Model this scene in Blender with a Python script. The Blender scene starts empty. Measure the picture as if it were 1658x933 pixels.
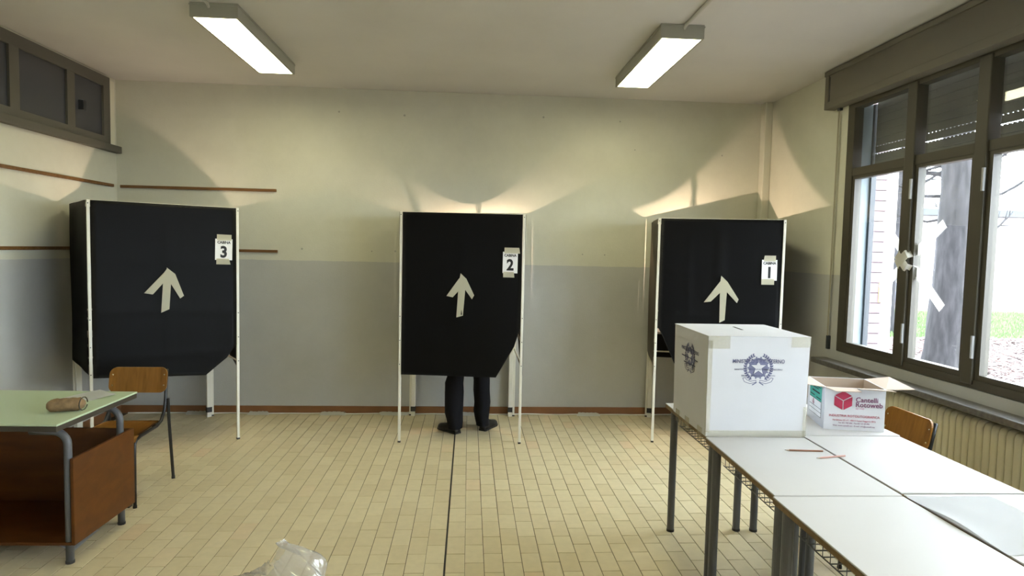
import bpy, bmesh, math, random
from mathutils import Vector, Matrix
random.seed(7)
PI = math.pi
SC = bpy.context.scene
COL = SC.collection

# ------------------------------------------------------------------ camera
F_PX, PITCH, ROLL, YAW, CAM_H = 1031.04, 0.061161, 0.021448, 0.067779, 1.63285
_cy, _sy = math.cos(YAW), math.sin(YAW)
FWD = Vector((_sy*math.cos(PITCH), _cy*math.cos(PITCH), -math.sin(PITCH)))
_r0 = Vector((_cy, -_sy, 0)); _u0 = _r0.cross(FWD)
RGT = math.cos(ROLL)*_r0 + math.sin(ROLL)*_u0
UPV = -math.sin(ROLL)*_r0 + math.cos(ROLL)*_u0
CAMP = Vector((0, 0, CAM_H))
cam_d = bpy.data.cameras.new('camera'); cam = bpy.data.objects.new('camera', cam_d); COL.objects.link(cam)
cam_d.sensor_fit = 'HORIZONTAL'; cam_d.sensor_width = 36.0; cam_d.lens = 36.0*F_PX/1658.0
cam_d.clip_start = 0.05; cam_d.clip_end = 300
cam.matrix_world = Matrix(((RGT.x, UPV.x, -FWD.x, 0), (RGT.y, UPV.y, -FWD.y, 0), (RGT.z, UPV.z, -FWD.z, CAM_H), (0, 0, 0, 1)))
SC.camera = cam

def depth_of(p): return (Vector(p)-CAMP).dot(FWD)
def project(p):
    d = Vector(p)-CAMP; z = d.dot(FWD)
    if z < .05: return None
    return (829+F_PX*d.dot(RGT)/z, 466.5-F_PX*d.dot(UPV)/z)

# ------------------------------------------------------------------ world and exposure
w = bpy.data.worlds.new('overcast_sky'); SC.world = w; w.use_nodes = True
bg = w.node_tree.nodes['Background']
bg.inputs['Color'].default_value = (0.80, 0.88, 1.0, 1); bg.inputs['Strength'].default_value = 17.0
SC.view_settings.view_transform = 'Standard'; SC.view_settings.look = 'None'
SC.view_settings.gamma = 1.0; SC.view_settings.use_curve_mapping = False
SC.view_settings.exposure = 0.55
LUM_STRENGTH = 13.0          # ceiling luminaires
LUM_COLOR = (1.0, 0.965, 0.62)
LED_STRENGTH = 30000.0        # lamps in the booths
LED_COLOR = (1.0, 0.74, 0.55)

# ------------------------------------------------------------------ materials
def mat(name, color, rough=.6, metal=0.0, var=0.0, vscale=8.0, bump=0.0, bscale=60.0, spec=.5, emit=None, estr=0, stretch=None):
    m = bpy.data.materials.new(name); m.use_nodes = True
    nt = m.node_tree; b = nt.nodes['Principled BSDF']
    b.inputs['Roughness'].default_value = rough; b.inputs['Metallic'].default_value = metal
    b.inputs['Specular IOR Level'].default_value = spec
    c = (*color, 1)
    b.inputs['Base Color'].default_value = c
    tc = nt.nodes.new('ShaderNodeTexCoord')
    src = tc.outputs['Object']
    if stretch:
        mp = nt.nodes.new('ShaderNodeMapping'); mp.inputs['Scale'].default_value = stretch
        nt.links.new(src, mp.inputs['Vector']); src = mp.outputs['Vector']
    if var:
        n = nt.nodes.new('ShaderNodeTexNoise'); n.inputs['Scale'].default_value = vscale; n.inputs['Detail'].default_value = 5
        nt.links.new(src, n.inputs['Vector'])
        r = nt.nodes.new('ShaderNodeValToRGB')
        r.color_ramp.elements[0].position = .3; r.color_ramp.elements[1].position = .7
        r.color_ramp.elements[0].color = (*[x*(1-var) for x in color], 1)
        r.color_ramp.elements[1].color = (*[min(1, x*(1+var)) for x in color], 1)
        nt.links.new(n.outputs['Fac'], r.inputs['Fac']); nt.links.new(r.outputs['Color'], b.inputs['Base Color'])
    if bump:
        n2 = nt.nodes.new('ShaderNodeTexNoise'); n2.inputs['Scale'].default_value = bscale; n2.inputs['Detail'].default_value = 4
        nt.links.new(src, n2.inputs['Vector'])
        bp = nt.nodes.new('ShaderNodeBump'); bp.inputs['Strength'].default_value = bump; bp.inputs['Distance'].default_value = .004
        nt.links.new(n2.outputs['Fac'], bp.inputs['Height']); nt.links.new(bp.outputs['Normal'], b.inputs['Normal'])
    if emit:
        b.inputs['Emission Color'].default_value = (*emit, 1); b.inputs['Emission Strength'].default_value = estr
    return m

def wood(name, c1, c2, scale=(3, 26, 26), rough=.45):
    m = bpy.data.materials.new(name); m.use_nodes = True
    nt = m.node_tree; b = nt.nodes['Principled BSDF']; b.inputs['Roughness'].default_value = rough; b.inputs['Specular IOR Level'].default_value = .25
    tc = nt.nodes.new('ShaderNodeTexCoord'); mp = nt.nodes.new('ShaderNodeMapping'); mp.inputs['Scale'].default_value = scale
    n = nt.nodes.new('ShaderNodeTexNoise'); n.inputs['Scale'].default_value = 1.6; n.inputs['Detail'].default_value = 7; n.inputs['Distortion'].default_value = .6
    r = nt.nodes.new('ShaderNodeValToRGB'); r.color_ramp.elements[0].position = .32; r.color_ramp.elements[1].position = .68
    r.color_ramp.elements[0].color = (*c1, 1); r.color_ramp.elements[1].color = (*c2, 1)
    nt.links.new(tc.outputs['Object'], mp.inputs['Vector']); nt.links.new(mp.outputs['Vector'], n.inputs['Vector'])
    nt.links.new(n.outputs['Fac'], r.inputs['Fac']); nt.links.new(r.outputs['Color'], b.inputs['Base Color'])
    return m

def wall_paint(name, top, low, split):
    m = bpy.data.materials.new(name); m.use_nodes = True
    nt = m.node_tree; b = nt.nodes['Principled BSDF']; L = nt.links
    ge = nt.nodes.new('ShaderNodeNewGeometry'); sx = nt.nodes.new('ShaderNodeSeparateXYZ'); L.new(ge.outputs['Position'], sx.inputs[0])
    nz = nt.nodes.new('ShaderNodeTexNoise'); nz.inputs['Scale'].default_value = 9; nz.inputs['Detail'].default_value = 3
    L.new(ge.outputs['Position'], nz.inputs['Vector'])
    ad = nt.nodes.new('ShaderNodeMath'); ad.operation = 'MULTIPLY_ADD'; ad.inputs[1].default_value = .012; L.new(nz.outputs['Fac'], ad.inputs[0]); L.new(sx.outputs['Z'], ad.inputs[2])
    gt = nt.nodes.new('ShaderNodeMath'); gt.operation = 'GREATER_THAN'; gt.inputs[1].default_value = split+.006; L.new(ad.outputs[0], gt.inputs[0])
    mx = nt.nodes.new('ShaderNodeMix'); mx.data_type = 'RGBA'; mx.inputs[6].default_value = (*low, 1); mx.inputs[7].default_value = (*top, 1)
    L.new(gt.outputs[0], mx.inputs[0])
    n2 = nt.nodes.new('ShaderNodeTexNoise'); n2.inputs['Scale'].default_value = 2.2; n2.inputs['Detail'].default_value = 8; n2.inputs['Roughness'].default_value = .7
    L.new(ge.outputs['Position'], n2.inputs['Vector'])
    r2 = nt.nodes.new('ShaderNodeMapRange'); r2.inputs[1].default_value = .3; r2.inputs[2].default_value = .7; r2.inputs[3].default_value = .93; r2.inputs[4].default_value = 1.04
    L.new(n2.outputs['Fac'], r2.inputs[0])
    vm = nt.nodes.new('ShaderNodeVectorMath'); vm.operation = 'SCALE'; L.new(mx.outputs[2], vm.inputs[0]); L.new(r2.outputs[0], vm.inputs['Scale'])
    L.new(vm.outputs[0], b.inputs['Base Color'])
    n3 = nt.nodes.new('ShaderNodeTexNoise'); n3.inputs['Scale'].default_value = 70; n3.inputs['Detail'].default_value = 3; L.new(ge.outputs['Position'], n3.inputs['Vector'])
    bp = nt.nodes.new('ShaderNodeBump'); bp.inputs['Strength'].default_value = .22; bp.inputs['Distance'].default_value = .004
    L.new(n3.outputs['Fac'], bp.inputs['Height']); L.new(bp.outputs['Normal'], b.inputs['Normal'])
    rr = nt.nodes.new('ShaderNodeMapRange'); rr.inputs[3].default_value = .5; rr.inputs[4].default_value = .8; L.new(gt.outputs[0], rr.inputs[0]); L.new(rr.outputs[0], b.inputs['Roughness'])
    return m

def tile_mat():
    m = bpy.data.materials.new('sand_floor_tile'); m.use_nodes = True
    nt = m.node_tree; b = nt.nodes['Principled BSDF']; L = nt.links
    oi = nt.nodes.new('ShaderNodeObjectInfo'); ge = nt.nodes.new('ShaderNodeNewGeometry')
    ad = nt.nodes.new('ShaderNodeMath'); ad.operation = 'ADD'; L.new(oi.outputs['Random'], ad.inputs[0]); L.new(ge.outputs['Random Per Island'], ad.inputs[1])
    fr = nt.nodes.new('ShaderNodeMath'); fr.operation = 'FRACT'; L.new(ad.outputs[0], fr.inputs[0])
    r = nt.nodes.new('ShaderNodeValToRGB'); e = r.color_ramp.elements
    e[0].position = 0; e[0].color = (.63, .53, .325, 1); e[1].position = .93; e[1].color = (.70, .605, .39, 1)
    e3 = e.new(1.0); e3.color = (.68, .53, .33, 1)
    L.new(fr.outputs[0], r.inputs['Fac'])
    n = nt.nodes.new('ShaderNodeTexNoise'); n.inputs['Scale'].default_value = 22; n.inputs['Detail'].default_value = 5
    L.new(ge.outputs['Position'], n.inputs['Vector'])
    mr = nt.nodes.new('ShaderNodeMapRange'); mr.inputs[3].default_value = .9; mr.inputs[4].default_value = 1.08; L.new(n.outputs['Fac'], mr.inputs[0])
    vm = nt.nodes.new('ShaderNodeVectorMath'); vm.operation = 'SCALE'; L.new(r.outputs['Color'], vm.inputs[0]); L.new(mr.outputs[0], vm.inputs['Scale'])
    L.new(vm.outputs[0], b.inputs['Base Color'])
    b.inputs['Roughness'].default_value = .42; b.inputs['Specular IOR Level'].default_value = .4
    n3 = nt.nodes.new('ShaderNodeTexNoise'); n3.inputs['Scale'].default_value = 14; L.new(ge.outputs['Position'], n3.inputs['Vector'])
    bp = nt.nodes.new('ShaderNodeBump'); bp.inputs['Strength'].default_value = .12; bp.inputs['Distance'].default_value = .004
    L.new(n3.outputs['Fac'], bp.inputs['Height']); L.new(bp.outputs['Normal'], b.inputs['Normal'])
    return m

def see_through(name, tint, trans=.85, rough=.05, diffuse=None, dfac=.0, ior=1.45):
    """thin sheet: clear + gloss by fresnel, with an optional milky share"""
    m = bpy.data.materials.new(name); m.use_nodes = True
    nt = m.node_tree; L = nt.links
    for n in list(nt.nodes): nt.nodes.remove(n)
    out = nt.nodes.new('ShaderNodeOutputMaterial')
    t = nt.nodes.new('ShaderNodeBsdfTransparent'); t.inputs[0].default_value = (*tint, 1)
    g = nt.nodes.new('ShaderNodeBsdfGlossy'); g.inputs['Roughness'].default_value = rough; g.inputs['Color'].default_value = (.95, .95, .95, 1)
    lw = nt.nodes.new('ShaderNodeLayerWeight'); lw.inputs['Blend'].default_value = .5
    pw = nt.nodes.new('ShaderNodeMath'); pw.operation = 'POWER'; pw.inputs[1].default_value = 5; L.new(lw.outputs['Facing'], pw.inputs[0])
    f = nt.nodes.new('ShaderNodeMath'); f.operation = 'MULTIPLY_ADD'; r0 = ((ior-1)/(ior+1))**2; f.inputs[1].default_value = 1-r0; f.inputs[2].default_value = r0; L.new(pw.outputs[0], f.inputs[0])
    mx = nt.nodes.new('ShaderNodeMixShader'); L.new(f.outputs[0], mx.inputs[0]); L.new(t.outputs[0], mx.inputs[1]); L.new(g.outputs[0], mx.inputs[2])
    last = mx
    if dfac:
        d = nt.nodes.new('ShaderNodeBsdfDiffuse'); d.inputs[0].default_value = (*diffuse, 1)
        tl = nt.nodes.new('ShaderNodeBsdfTranslucent'); tl.inputs[0].default_value = (*diffuse, 1)
        m1 = nt.nodes.new('ShaderNodeMixShader'); m1.inputs[0].default_value = .5; L.new(d.outputs[0], m1.inputs[1]); L.new(tl.outputs[0], m1.inputs[2])
        m2 = nt.nodes.new('ShaderNodeMixShader'); m2.inputs[0].default_value = dfac; L.new(last.outputs[0], m2.inputs[1]); L.new(m1.outputs[0], m2.inputs[2])
        last = m2
    L.new(last.outputs[0], out.inputs['Surface'])
    return m

M = {}
M['wall'] = wall_paint('cream_over_grey_wall_paint', (.62, .61, .50), (.47, .47, .44), 1.480)
M['ceiling'] = mat('ceiling_plaster', (.64, .62, .58), .9, var=.03, vscale=2, bump=.15)
M['wall_cream'] = mat('cream_paint', (.72, .70, .56), .8, bump=.15)
M['tile'] = tile_mat()
M['grout'] = mat('dark_grout', (.075, .058, .03), .9)
M['joint'] = mat('expansion_joint_rubber', (.025, .022, .018), .7)
M['skirting'] = mat('terracotta_skirting', (.22, .095, .035), .4, var=.15, vscale=5)
M['frame'] = mat('olive_window_paint', (.062, .054, .037), .5)
M['cass'] = mat('grey_beige_shutter_box', (.155, .143, .11), .5, var=.04, vscale=3)
M['slat'] = mat('grey_shutter_slat', (.13, .125, .115), .55)
M['guide'] = mat('dark_shutter_guide', (.03, .035, .04), .5)
M['sill'] = mat('dark_stone_sill', (.10, .095, .085), .3, var=.3, vscale=40)
M['reveal'] = mat('outer_reveal_render', (.20, .235, .25), .9, bump=.2)
M['glass'] = see_through('window_glass', (.97, .99, .98), rough=.02)
M['dim_glass'] = mat('dim_interior_glass', (.055, .06, .07), .25)
M['darkwood'] = mat('dark_grey_wood_frame', (.10, .095, .075), .55)
M['rail'] = wood('brown_rail_wood', (.13, .065, .02), (.20, .10, .035))
M['strap'] = mat('grey_webbing', (.33, .30, .22), .8)
M['radiator'] = mat('cream_radiator_enamel', (.56, .52, .37), .4)
M['hinge'] = mat('hinge_steel', (.42, .42, .42), .35, metal=.6)
M['lumbody'] = mat('grey_luminaire_body', (.36, .36, .30), .5)
M['diffuser'] = mat('lit_diffuser', (.9, .9, .85), .5, emit=LUM_COLOR, estr=LUM_STRENGTH)
M['conduit'] = mat('grey_conduit', (.50, .49, .43), .5)
M['post'] = mat('white_booth_post', (.78, .76, .66), .4)
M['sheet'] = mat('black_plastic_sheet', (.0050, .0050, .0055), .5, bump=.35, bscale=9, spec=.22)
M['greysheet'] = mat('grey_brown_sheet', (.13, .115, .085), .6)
M['foot'] = mat('black_plastic_foot', (.02, .02, .02), .5)
M['masking'] = see_through('masking_tape', (.9, .9, .8), rough=.4, diffuse=(.78, .75, .60), dfac=.86)
M['paper'] = mat('white_paper', (.82, .82, .82), .8)
M['ink'] = mat('black_ink', (.012, .012, .014), .7)
M['blueink'] = mat('blue_grey_ink', (.10, .105, .20), .7)
M['paleink'] = mat('pale_blue_grey_ink', (.17, .175, .28), .7)
M['magenta'] = mat('crimson_print', (.40, .012, .055), .6)
M['purple'] = mat('purple_print', (.17, .035, .11), .6)
M['pinkink'] = mat('pale_crimson_print', (.52, .22, .34), .7)
M['green'] = mat('green_label', (.07, .42, .32), .7)
M['carton'] = mat('white_cardboard', (.60, .60, .62), .7, var=.02, vscale=6)
M['kraft'] = mat('pinkish_cardboard_inside', (.44, .35, .27), .85)
M['parcel'] = see_through('clear_parcel_tape', (.985, .975, .93), rough=.3, diffuse=(.62, .60, .50), dfac=.08)
M['top'] = mat('off_white_laminate', (.485, .468, .44), .5, var=.015, vscale=4, spec=.3)
M['edge'] = wood('brown_table_edge', (.14, .085, .03), (.20, .125, .05))
M['leg'] = mat('grey_tube_leg', (.095, .098, .102), .35)
M['wire'] = mat('dark_grey_wire', (.09, .09, .085), .4)
M['ply'] = wood('varnished_plywood', (.20, .085, .014), (.29, .13, .024), scale=(24, 3, 3), rough=.35)
M['blacksteel'] = mat('black_steel_tube', (.012, .012, .013), .35)
M['rivet'] = mat('bright_rivet', (.8, .75, .6), .25, metal=1)
M['greentop'] = mat('pale_green_laminate', (.50, .60, .40), .4)
M['darkedge'] = mat('dark_table_edge', (.045, .035, .022), .6)
M['panel'] = wood('reddish_brown_veneer', (.075, .023, .004), (.115, .038, .006), scale=(2, 5, 9), rough=.4)
M['pouch'] = mat('brown_pouch_cloth', (.24, .15, .07), .9, var=.3, vscale=30, bump=.5)
M['trousers'] = mat('black_trouser_cloth', (.006, .006, .0085), .85, spec=.2, bump=.4, bscale=25)
M['jacket'] = mat('dark_navy_jacket_cloth', (.015, .016, .022), .85)
M['shoe'] = mat('black_shoe_leather', (.010, .0095, .010), .4)
M['skin'] = mat('skin', (.55, .34, .25), .5)
M['hair'] = mat('dark_brown_hair', (.03, .018, .010), .6)
M['cable'] = mat('white_cable', (.80, .79, .72), .5)
M['led'] = mat('led_chip', (1, 1, 1), .5, emit=LED_COLOR, estr=LED_STRENGTH)
M['led_dim'] = mat('dim_led_chip', (1, 1, 1), .5, emit=LED_COLOR, estr=LED_STRENGTH*.36)
M['shade'] = mat('white_enamel_shade', (.7, .7, .68), .4)
M['chain'] = mat('steel_chain', (.4, .4, .4), .35, metal=.9)
M['bag'] = see_through('clear_plastic_film', (.93, .93, .93), rough=.12, diffuse=(.86, .84, .81), dfac=.27, ior=2.0)
M['pencil'] = wood('brown_pencil_lacquer', (.20, .09, .05), (.26, .12, .07))
M['pinkpencil'] = mat('pink_brown_pencil', (.46, .24, .19), .5)
M['lead'] = mat('graphite', (.03, .03, .03), .5)
M['brick'] = mat('pale_pink_brick', (.125, .090, .094), .9, var=.05, vscale=10, bump=.3)
M['mortar'] = mat('grey_mortar', (.04, .038, .042), .95)
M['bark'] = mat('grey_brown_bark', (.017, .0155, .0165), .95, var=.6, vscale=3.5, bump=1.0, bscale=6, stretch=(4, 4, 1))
M['soil'] = mat('leafy_soil', (.14, .108, .10), .95, var=.35, vscale=6)
M['leaf'] = mat('dry_leaf', (.075, .036, .028), .8, var=.4, vscale=2)
M['grass'] = mat('green_grass', (.085, .15, .045), .8, var=.3, vscale=3)
M['render'] = mat('pale_building_render', (.72, .68, .66), .9)
M['steps'] = mat('grey_stone_steps', (.22, .23, .26), .9)
M['eave'] = mat('dark_eave', (.05, .055, .06), .7)
M['yellow'] = mat('yellow_plate', (.75, .55, .12), .6)

# ------------------------------------------------------------------ mesh helpers
class MB:
    def __init__(s): s.bm = bmesh.new()
    def quad(s, *pts):
        return s.bm.faces.new([s.bm.verts.new(p) for p in pts])
    def box(s, x0, x1, y0, y1, z0, z1, mtx=None):
        c = [(x, y, z) for x in (x0, x1) for y in (y0, y1) for z in (z0, z1)]
        v = [s.bm.verts.new(mtx @ Vector(p) if mtx else p) for p in c]
        for f in ((0, 1, 3, 2), (4, 6, 7, 5), (0, 4, 5, 1), (2, 3, 7, 6), (0, 2, 6, 4), (1, 5, 7, 3)):
            s.bm.faces.new([v[i] for i in f])
        return s
    def tube(s, pts, r, n=8, cap=True, closed=False):
        pts = [Vector(p) for p in pts]; rr = r if isinstance(r, (list, tuple)) else [r]*len(pts)
        rings = []; prev = None; N = len(pts)
        for i, p in enumerate(pts):
            if closed: t = pts[(i+1) % N]-pts[i-1]
            else: t = pts[min(i+1, N-1)]-pts[max(i-1, 0)]
            t.normalize()
            if prev is None:
                a = Vector((0, 0, 1)) if abs(t.z) < .9 else Vector((1, 0, 0))
            else: a = prev
            u = a-t*a.dot(t); u.normalize(); v = t.cross(u); prev = u
            rings.append([s.bm.verts.new(p+rr[i]*(math.cos(2*PI*k/n)*u+math.sin(2*PI*k/n)*v)) for k in range(n)])
        for i in range(N if closed else N-1):
            a, b = rings[i], rings[(i+1) % N]
            for k in range(n): s.bm.faces.new((a[k], a[(k+1) % n], b[(k+1) % n], b[k]))
        if cap and not closed:
            s.bm.faces.new(rings[0][::-1]); s.bm.faces.new(rings[-1])
        return s
    def prism(s, poly, fn, t0, t1):
        """poly in 2D, fn(u, v, t) -> 3D point"""
        a = [s.bm.verts.new(fn(u, v, t0)) for u, v in poly]; b = [s.bm.verts.new(fn(u, v, t1)) for u, v in poly]
        n = len(poly)
        s.bm.faces.new(a[::-1]); s.bm.faces.new(b)
        for i in range(n): s.bm.faces.new((a[i], a[(i+1) % n], b[(i+1) % n], b[i]))
        return s
    def grid(s, nu, nv, fn, thick=None):
        g = [[s.bm.verts.new(fn(i/nu, j/nv)) for j in range(nv+1)] for i in range(nu+1)]
        for i in range(nu):
            for j in range(nv): s.bm.faces.new((g[i][j], g[i+1][j], g[i+1][j+1], g[i][j+1]))
        return s
    def ball(s, c, r, seg=10, rings=6, sc=(1, 1, 1)):
        bmesh.ops.create_uvsphere(s.bm, u_segments=seg, v_segments=rings, radius=1, matrix=Matrix.Translation(Vector(c)) @ Matrix.Diagonal((r*sc[0], r*sc[1], r*sc[2], 1)))
        return s
    def bevel(s, w, seg=2):
        bmesh.ops.bevel(s.bm, geom=list(s.bm.edges), offset=w, segments=seg, affect='EDGES', profile=.5, clamp_overlap=True)
        return s
    def data(s, name, m, smooth=False):
        bmesh.ops.recalc_face_normals(s.bm, faces=s.bm.faces)
        me = bpy.data.meshes.new(name); s.bm.to_mesh(me); s.bm.free()
        me.materials.append(M[m])
        if smooth:
            for p in me.polygons: p.use_smooth = True
        return me
    def build(s, name, m, parent=None, smooth=False, label=None):
        return obj(name, s.data(name, m, smooth), parent, label)

def obj(name, data, parent=None, label=None):
    o = bpy.data.objects.new(name, data); COL.objects.link(o)
    if parent is not None: o.parent = parent
    if label: o['label'] = label
    return o
def box(*a): return MB().box(*a)
def bbox(x0, x1, y0, y1, z0, z1, bev=.003, seg=2): return MB().box(x0, x1, y0, y1, z0, z1).bevel(bev, seg)
def tube(pts, r, n=8): return MB().tube(pts, r, n)
def thing(name, label, cat, loc=(0, 0, 0), rz=0, group=None):
    o = bpy.data.objects.new(name, None); COL.objects.link(o); o.empty_display_size = .1
    o.location = loc; o.rotation_euler = (0, 0, rz)
    return tag(o, label, cat, group)
def tag(o, label, cat, group=None):
    o['label'] = label; o['category'] = cat
    if group: o['group'] = group
    return o
def struct(o, label=None):
    o['kind'] = 'structure'
    if label: o['label'] = label
    return o
def copy_thing(root, loc, rz, label, group=None):
    r = root.copy(); COL.objects.link(r); r.location = loc; r.rotation_euler = (0, 0, rz); r['label'] = label
    if group: r['group'] = group
    for ch in list(root.children):
        c = ch.copy(); COL.objects.link(c); c.parent = r
        for g in list(ch.children):
            d = g.copy(); COL.objects.link(d); d.parent = c
    return r
def lettering(name, body, size, m, parent, mtx, bold=0.0, align='CENTER', xs=1.0, space=1.0, ext=.0004):
    c = bpy.data.curves.new(name, 'FONT'); c.body = body; c.size = size; c.align_x = align; c.align_y = 'CENTER'
    c.extrude = ext; c.offset = bold; c.resolution_u = 3; c.space_character = space
    c.materials.append(M[m])
    tmp = bpy.data.objects.new('tmp', c); COL.objects.link(tmp); bpy.context.view_layer.update()
    me = bpy.data.meshes.new_from_object(tmp.evaluated_get(bpy.context.evaluated_depsgraph_get()))
    bpy.data.objects.remove(tmp); bpy.data.curves.remove(c)
    o = obj(name, me, parent)
    o.matrix_local = mtx @ Matrix.Diagonal((xs, 1, 1, 1))
    return o
def facing(origin, right, up):
    r = Vector(right).normalized(); u = Vector(up).normalized(); n = r.cross(u)
    o = Vector(origin)
    return Matrix(((r.x, u.x, n.x, o.x), (r.y, u.y, n.y, o.y), (r.z, u.z, n.z, o.z), (0, 0, 0, 1)))
def Rz(a): return Matrix.Rotation(a, 4, 'Z')

# ------------------------------------------------------------------ room shell
XL, XR, YB, YF, ZC = -3.28, 2.92, 6.20, -2.6, 3.11
WT = .19    # outer wall thickness
struct(box(XL-.2, XR+WT, YB, YB+.25, -.1, ZC+.1).build('wall_back', 'wall'), 'back wall, cream above and grey below, behind the booths')
struct(box(XL-.2, XL, YF, YB, -.1, ZC+.1).build('wall_left', 'wall'), 'left wall, cream above and grey below')
struct(box(XL-.2, XR+WT, YF-.2, YF, -.1, ZC+.1).build('wall_front', 'wall'), 'wall behind the camera')
struct(box(XL-.2, XR+WT, YF-.2, YB+.25, ZC, ZC+.2).build('ceiling', 'ceiling'), 'plain pale plaster ceiling')
struct(bbox(2.845, XR, YB-.10, YB, 0, ZC, .008).build('trim_1', 'wall'), 'narrow painted corner pier between back and right wall')
# right wall with two window openings and a radiator niche below the sill
WZ0, WZ1 = .88, 2.83
W1 = (2.26, 4.83); W2 = (-1.9, 1.5)
NY0, NY1, NZ = 2.45, 4.46, .765
rw = MB()
rw.box(XR, XR+WT, W1[1], YB, -.1, ZC)
rw.box(XR, XR+WT, W2[1], W1[0], -.1, ZC)
rw.box(XR, XR+WT, YF, W2[0], -.1, ZC)
for a, b in (W1, W2):
    rw.box(XR, XR+WT, a, b, WZ1, ZC)
rw.box(XR, XR+WT, W2[0], W2[1], -.1, WZ0)
rw.box(XR, XR+WT, NY1, W1[1], -.1, WZ0); rw.box(XR, XR+WT, W1[0], NY0, -.1, WZ0)
rw.box(XR, XR+WT, NY0, NY1, NZ, WZ0); rw.box(XR+.17, XR+WT, NY0, NY1, -.1, NZ)
struct(rw.build('wall_right', 'wall'), 'right wall with windows, cream above and grey below')

# skirting
struct(bbox(XL, 2.845, YB-.012, YB, 0, .076, .002).build('baseboard_back', 'skirting'), 'brown skirting along the back wall')
struct(bbox(XL, XL+.012, YF, YB-.012, 0, .076, .002).build('baseboard_left', 'skirting'), 'brown skirting along the left wall')
struct(bbox(XR-.012, XR, NY1, YB-.1, 0, .076, .002).build('baseboard_right', 'skirting'), 'brown skirting along the right wall')

# floor: grout slab, tiles in running bond, expansion joint
floor = struct(box(XL-.2, XR+.17, YF-.2, YB+.1, -.12, -.003).build('floor', 'grout'), 'sand coloured ceramic tile floor in running bond')
X0, Y0 = -.09975, 3.22046
box(X0-.0045, X0+.0045, YF, YB-.012, -.004, -.0007).build('joint_strip', 'joint', floor, label='dark expansion joint strip')
tm = MB().box(-.0484, .0484, -.0983, .0983, -.006, 0).bevel(.0014, 1).data('tile', 'tile')
cand, rest, half = [], [], []
for i in range(-33, 32):
    sgn = .0035 if i >= 0 else -.0035
    cx = X0+.1*i+.05+sgn*(1 if i in (0, -1) else .6)
    off = 0 if i % 2 else .1
    for k in range(-31, 17):
        cyy = Y0+off+.2*k+.1
        if cyy+.1 > YB-.008 and cyy-.1 < YB-.03 and cx-.05 > XL and cx+.05 < XR+.1: half.append((cx, cyy))
        if cx-.05 < XL or cx+.05 > XR+.1 or cyy-.1 < YF or cyy+.1 > YB-.008: continue
        p = project((cx, cyy, 0))
        vis = p and 60 < p[0] < 1600 and p[1] < 955
        hid = cx > 1.75 and cyy < 3.5
        (cand if vis and not hid else rest).append((cx, cyy))
cand.sort(key=lambda c: depth_of((c[0], c[1], 0)))
for c in cand[:300]:
    t = obj('tile', tm, floor); t.location = (c[0], c[1], random.uniform(-.0006, .0003)); t.rotation_euler = (random.uniform(-.003, .003), random.uniform(-.005, .005), random.uniform(-.002, .002))
tb = MB()
for cx, cyy in cand[300:]+rest:
    z = random.uniform(-.0006, .0003); v = []
    for (a, b, h) in ((-.0487, -.0988, -.006), (.0487, -.0988, -.006), (.0487, .0988, -.006), (-.0487, .0988, -.006)):
        v.append(tb.bm.verts.new((cx+a, cyy+b, h)))
    u = [tb.bm.verts.new((cx+a, cyy+b, z)) for a, b in ((-.0475, -.0976), (.0475, -.0976), (.0475, .0976), (-.0475, .0976))]
    tb.bm.faces.new(u)
    for q in range(4): tb.bm.faces.new((v[q], v[(q+1) % 4], u[(q+1) % 4], u[q]))
for cx, cyy in half: tb.box(cx-.0482, cx+.0482, cyy-.0982, YB-.0125, -.006, -.0004)
ts = tb.build('tile_field', 'tile', floor); ts['kind'] = 'stuff'

# wall plugs and nail holes left on the back wall
wb = bpy.data.objects['wall_back']
for x, z in ((-1.251, 2.892), (-.638, 2.879), (.69, 2.908), (1.44, 2.892), (1.595, 2.624), (2.469, 2.597), (-1.593, 1.592), (-.936, 1.582), (-.713, 1.587), (1.106, 1.595), (1.327, 1.594)):
    r = random.uniform(.006, .011)
    MB().tube([(x, YB+.004, z), (x, YB-.002, z)], r, 8).build('wall_plug', 'lumbody', wb)

# ------------------------------------------------------------------ ceiling luminaires
def luminaire(x0, x1, y0, y1, label, cx):
    t = thing('ceiling_luminaire', label, 'ceiling light', ((x0+x1)/2, (y0+y1)/2, ZC), 0)
    a, b = (x1-x0)/2, (y1-y0)/2
    m = MB(); d = .088
    m.box(-a, a, -b, b, -.012, 0); m.box(-a, -a+.014, -b, b, -d, -.012); m.box(a-.014, a, -b, b, -d, -.012)
    m.box(-a+.014, a-.014, -b, -b+.02, -d, -.012); m.box(-a+.014, a-.014, b-.02, b, -d, -.012)
    m.build('housing', 'lumbody', t)
    m2 = MB().box(-a-.004, a+.004, -b-.004, b+.004, -.018, -.010); m2.build('rim', 'lumbody', t)
    box(-a+.014, a-.014, -b+.02, b-.02, -d+.001, -d+.008).build('diffuser', 'diffuser', t, label='glowing white diffuser')
    ys = min(.9, b+2.2)
    pts = [(cx-(x0+x1)/2, -b-ys, -.012), (cx-(x0+x1)/2, -b-.02, -.012), (cx-(x0+x1)/2, -b+.01, -.03)]
    tube(pts, .011).build('conduit', 'conduit', t)
luminaire(-1.745, -1.455, 4.14, 5.43, 'lit ceiling luminaire on the left, pointing towards booth three', -1.63)
luminaire(1.212, 1.498, 4.14, 5.43, 'lit ceiling luminaire on the right, pointing towards booth one', 1.368)
luminaire(1.212, 1.498, .2, 1.49, 'ceiling luminaire behind the camera on the right', 1.368)

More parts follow.
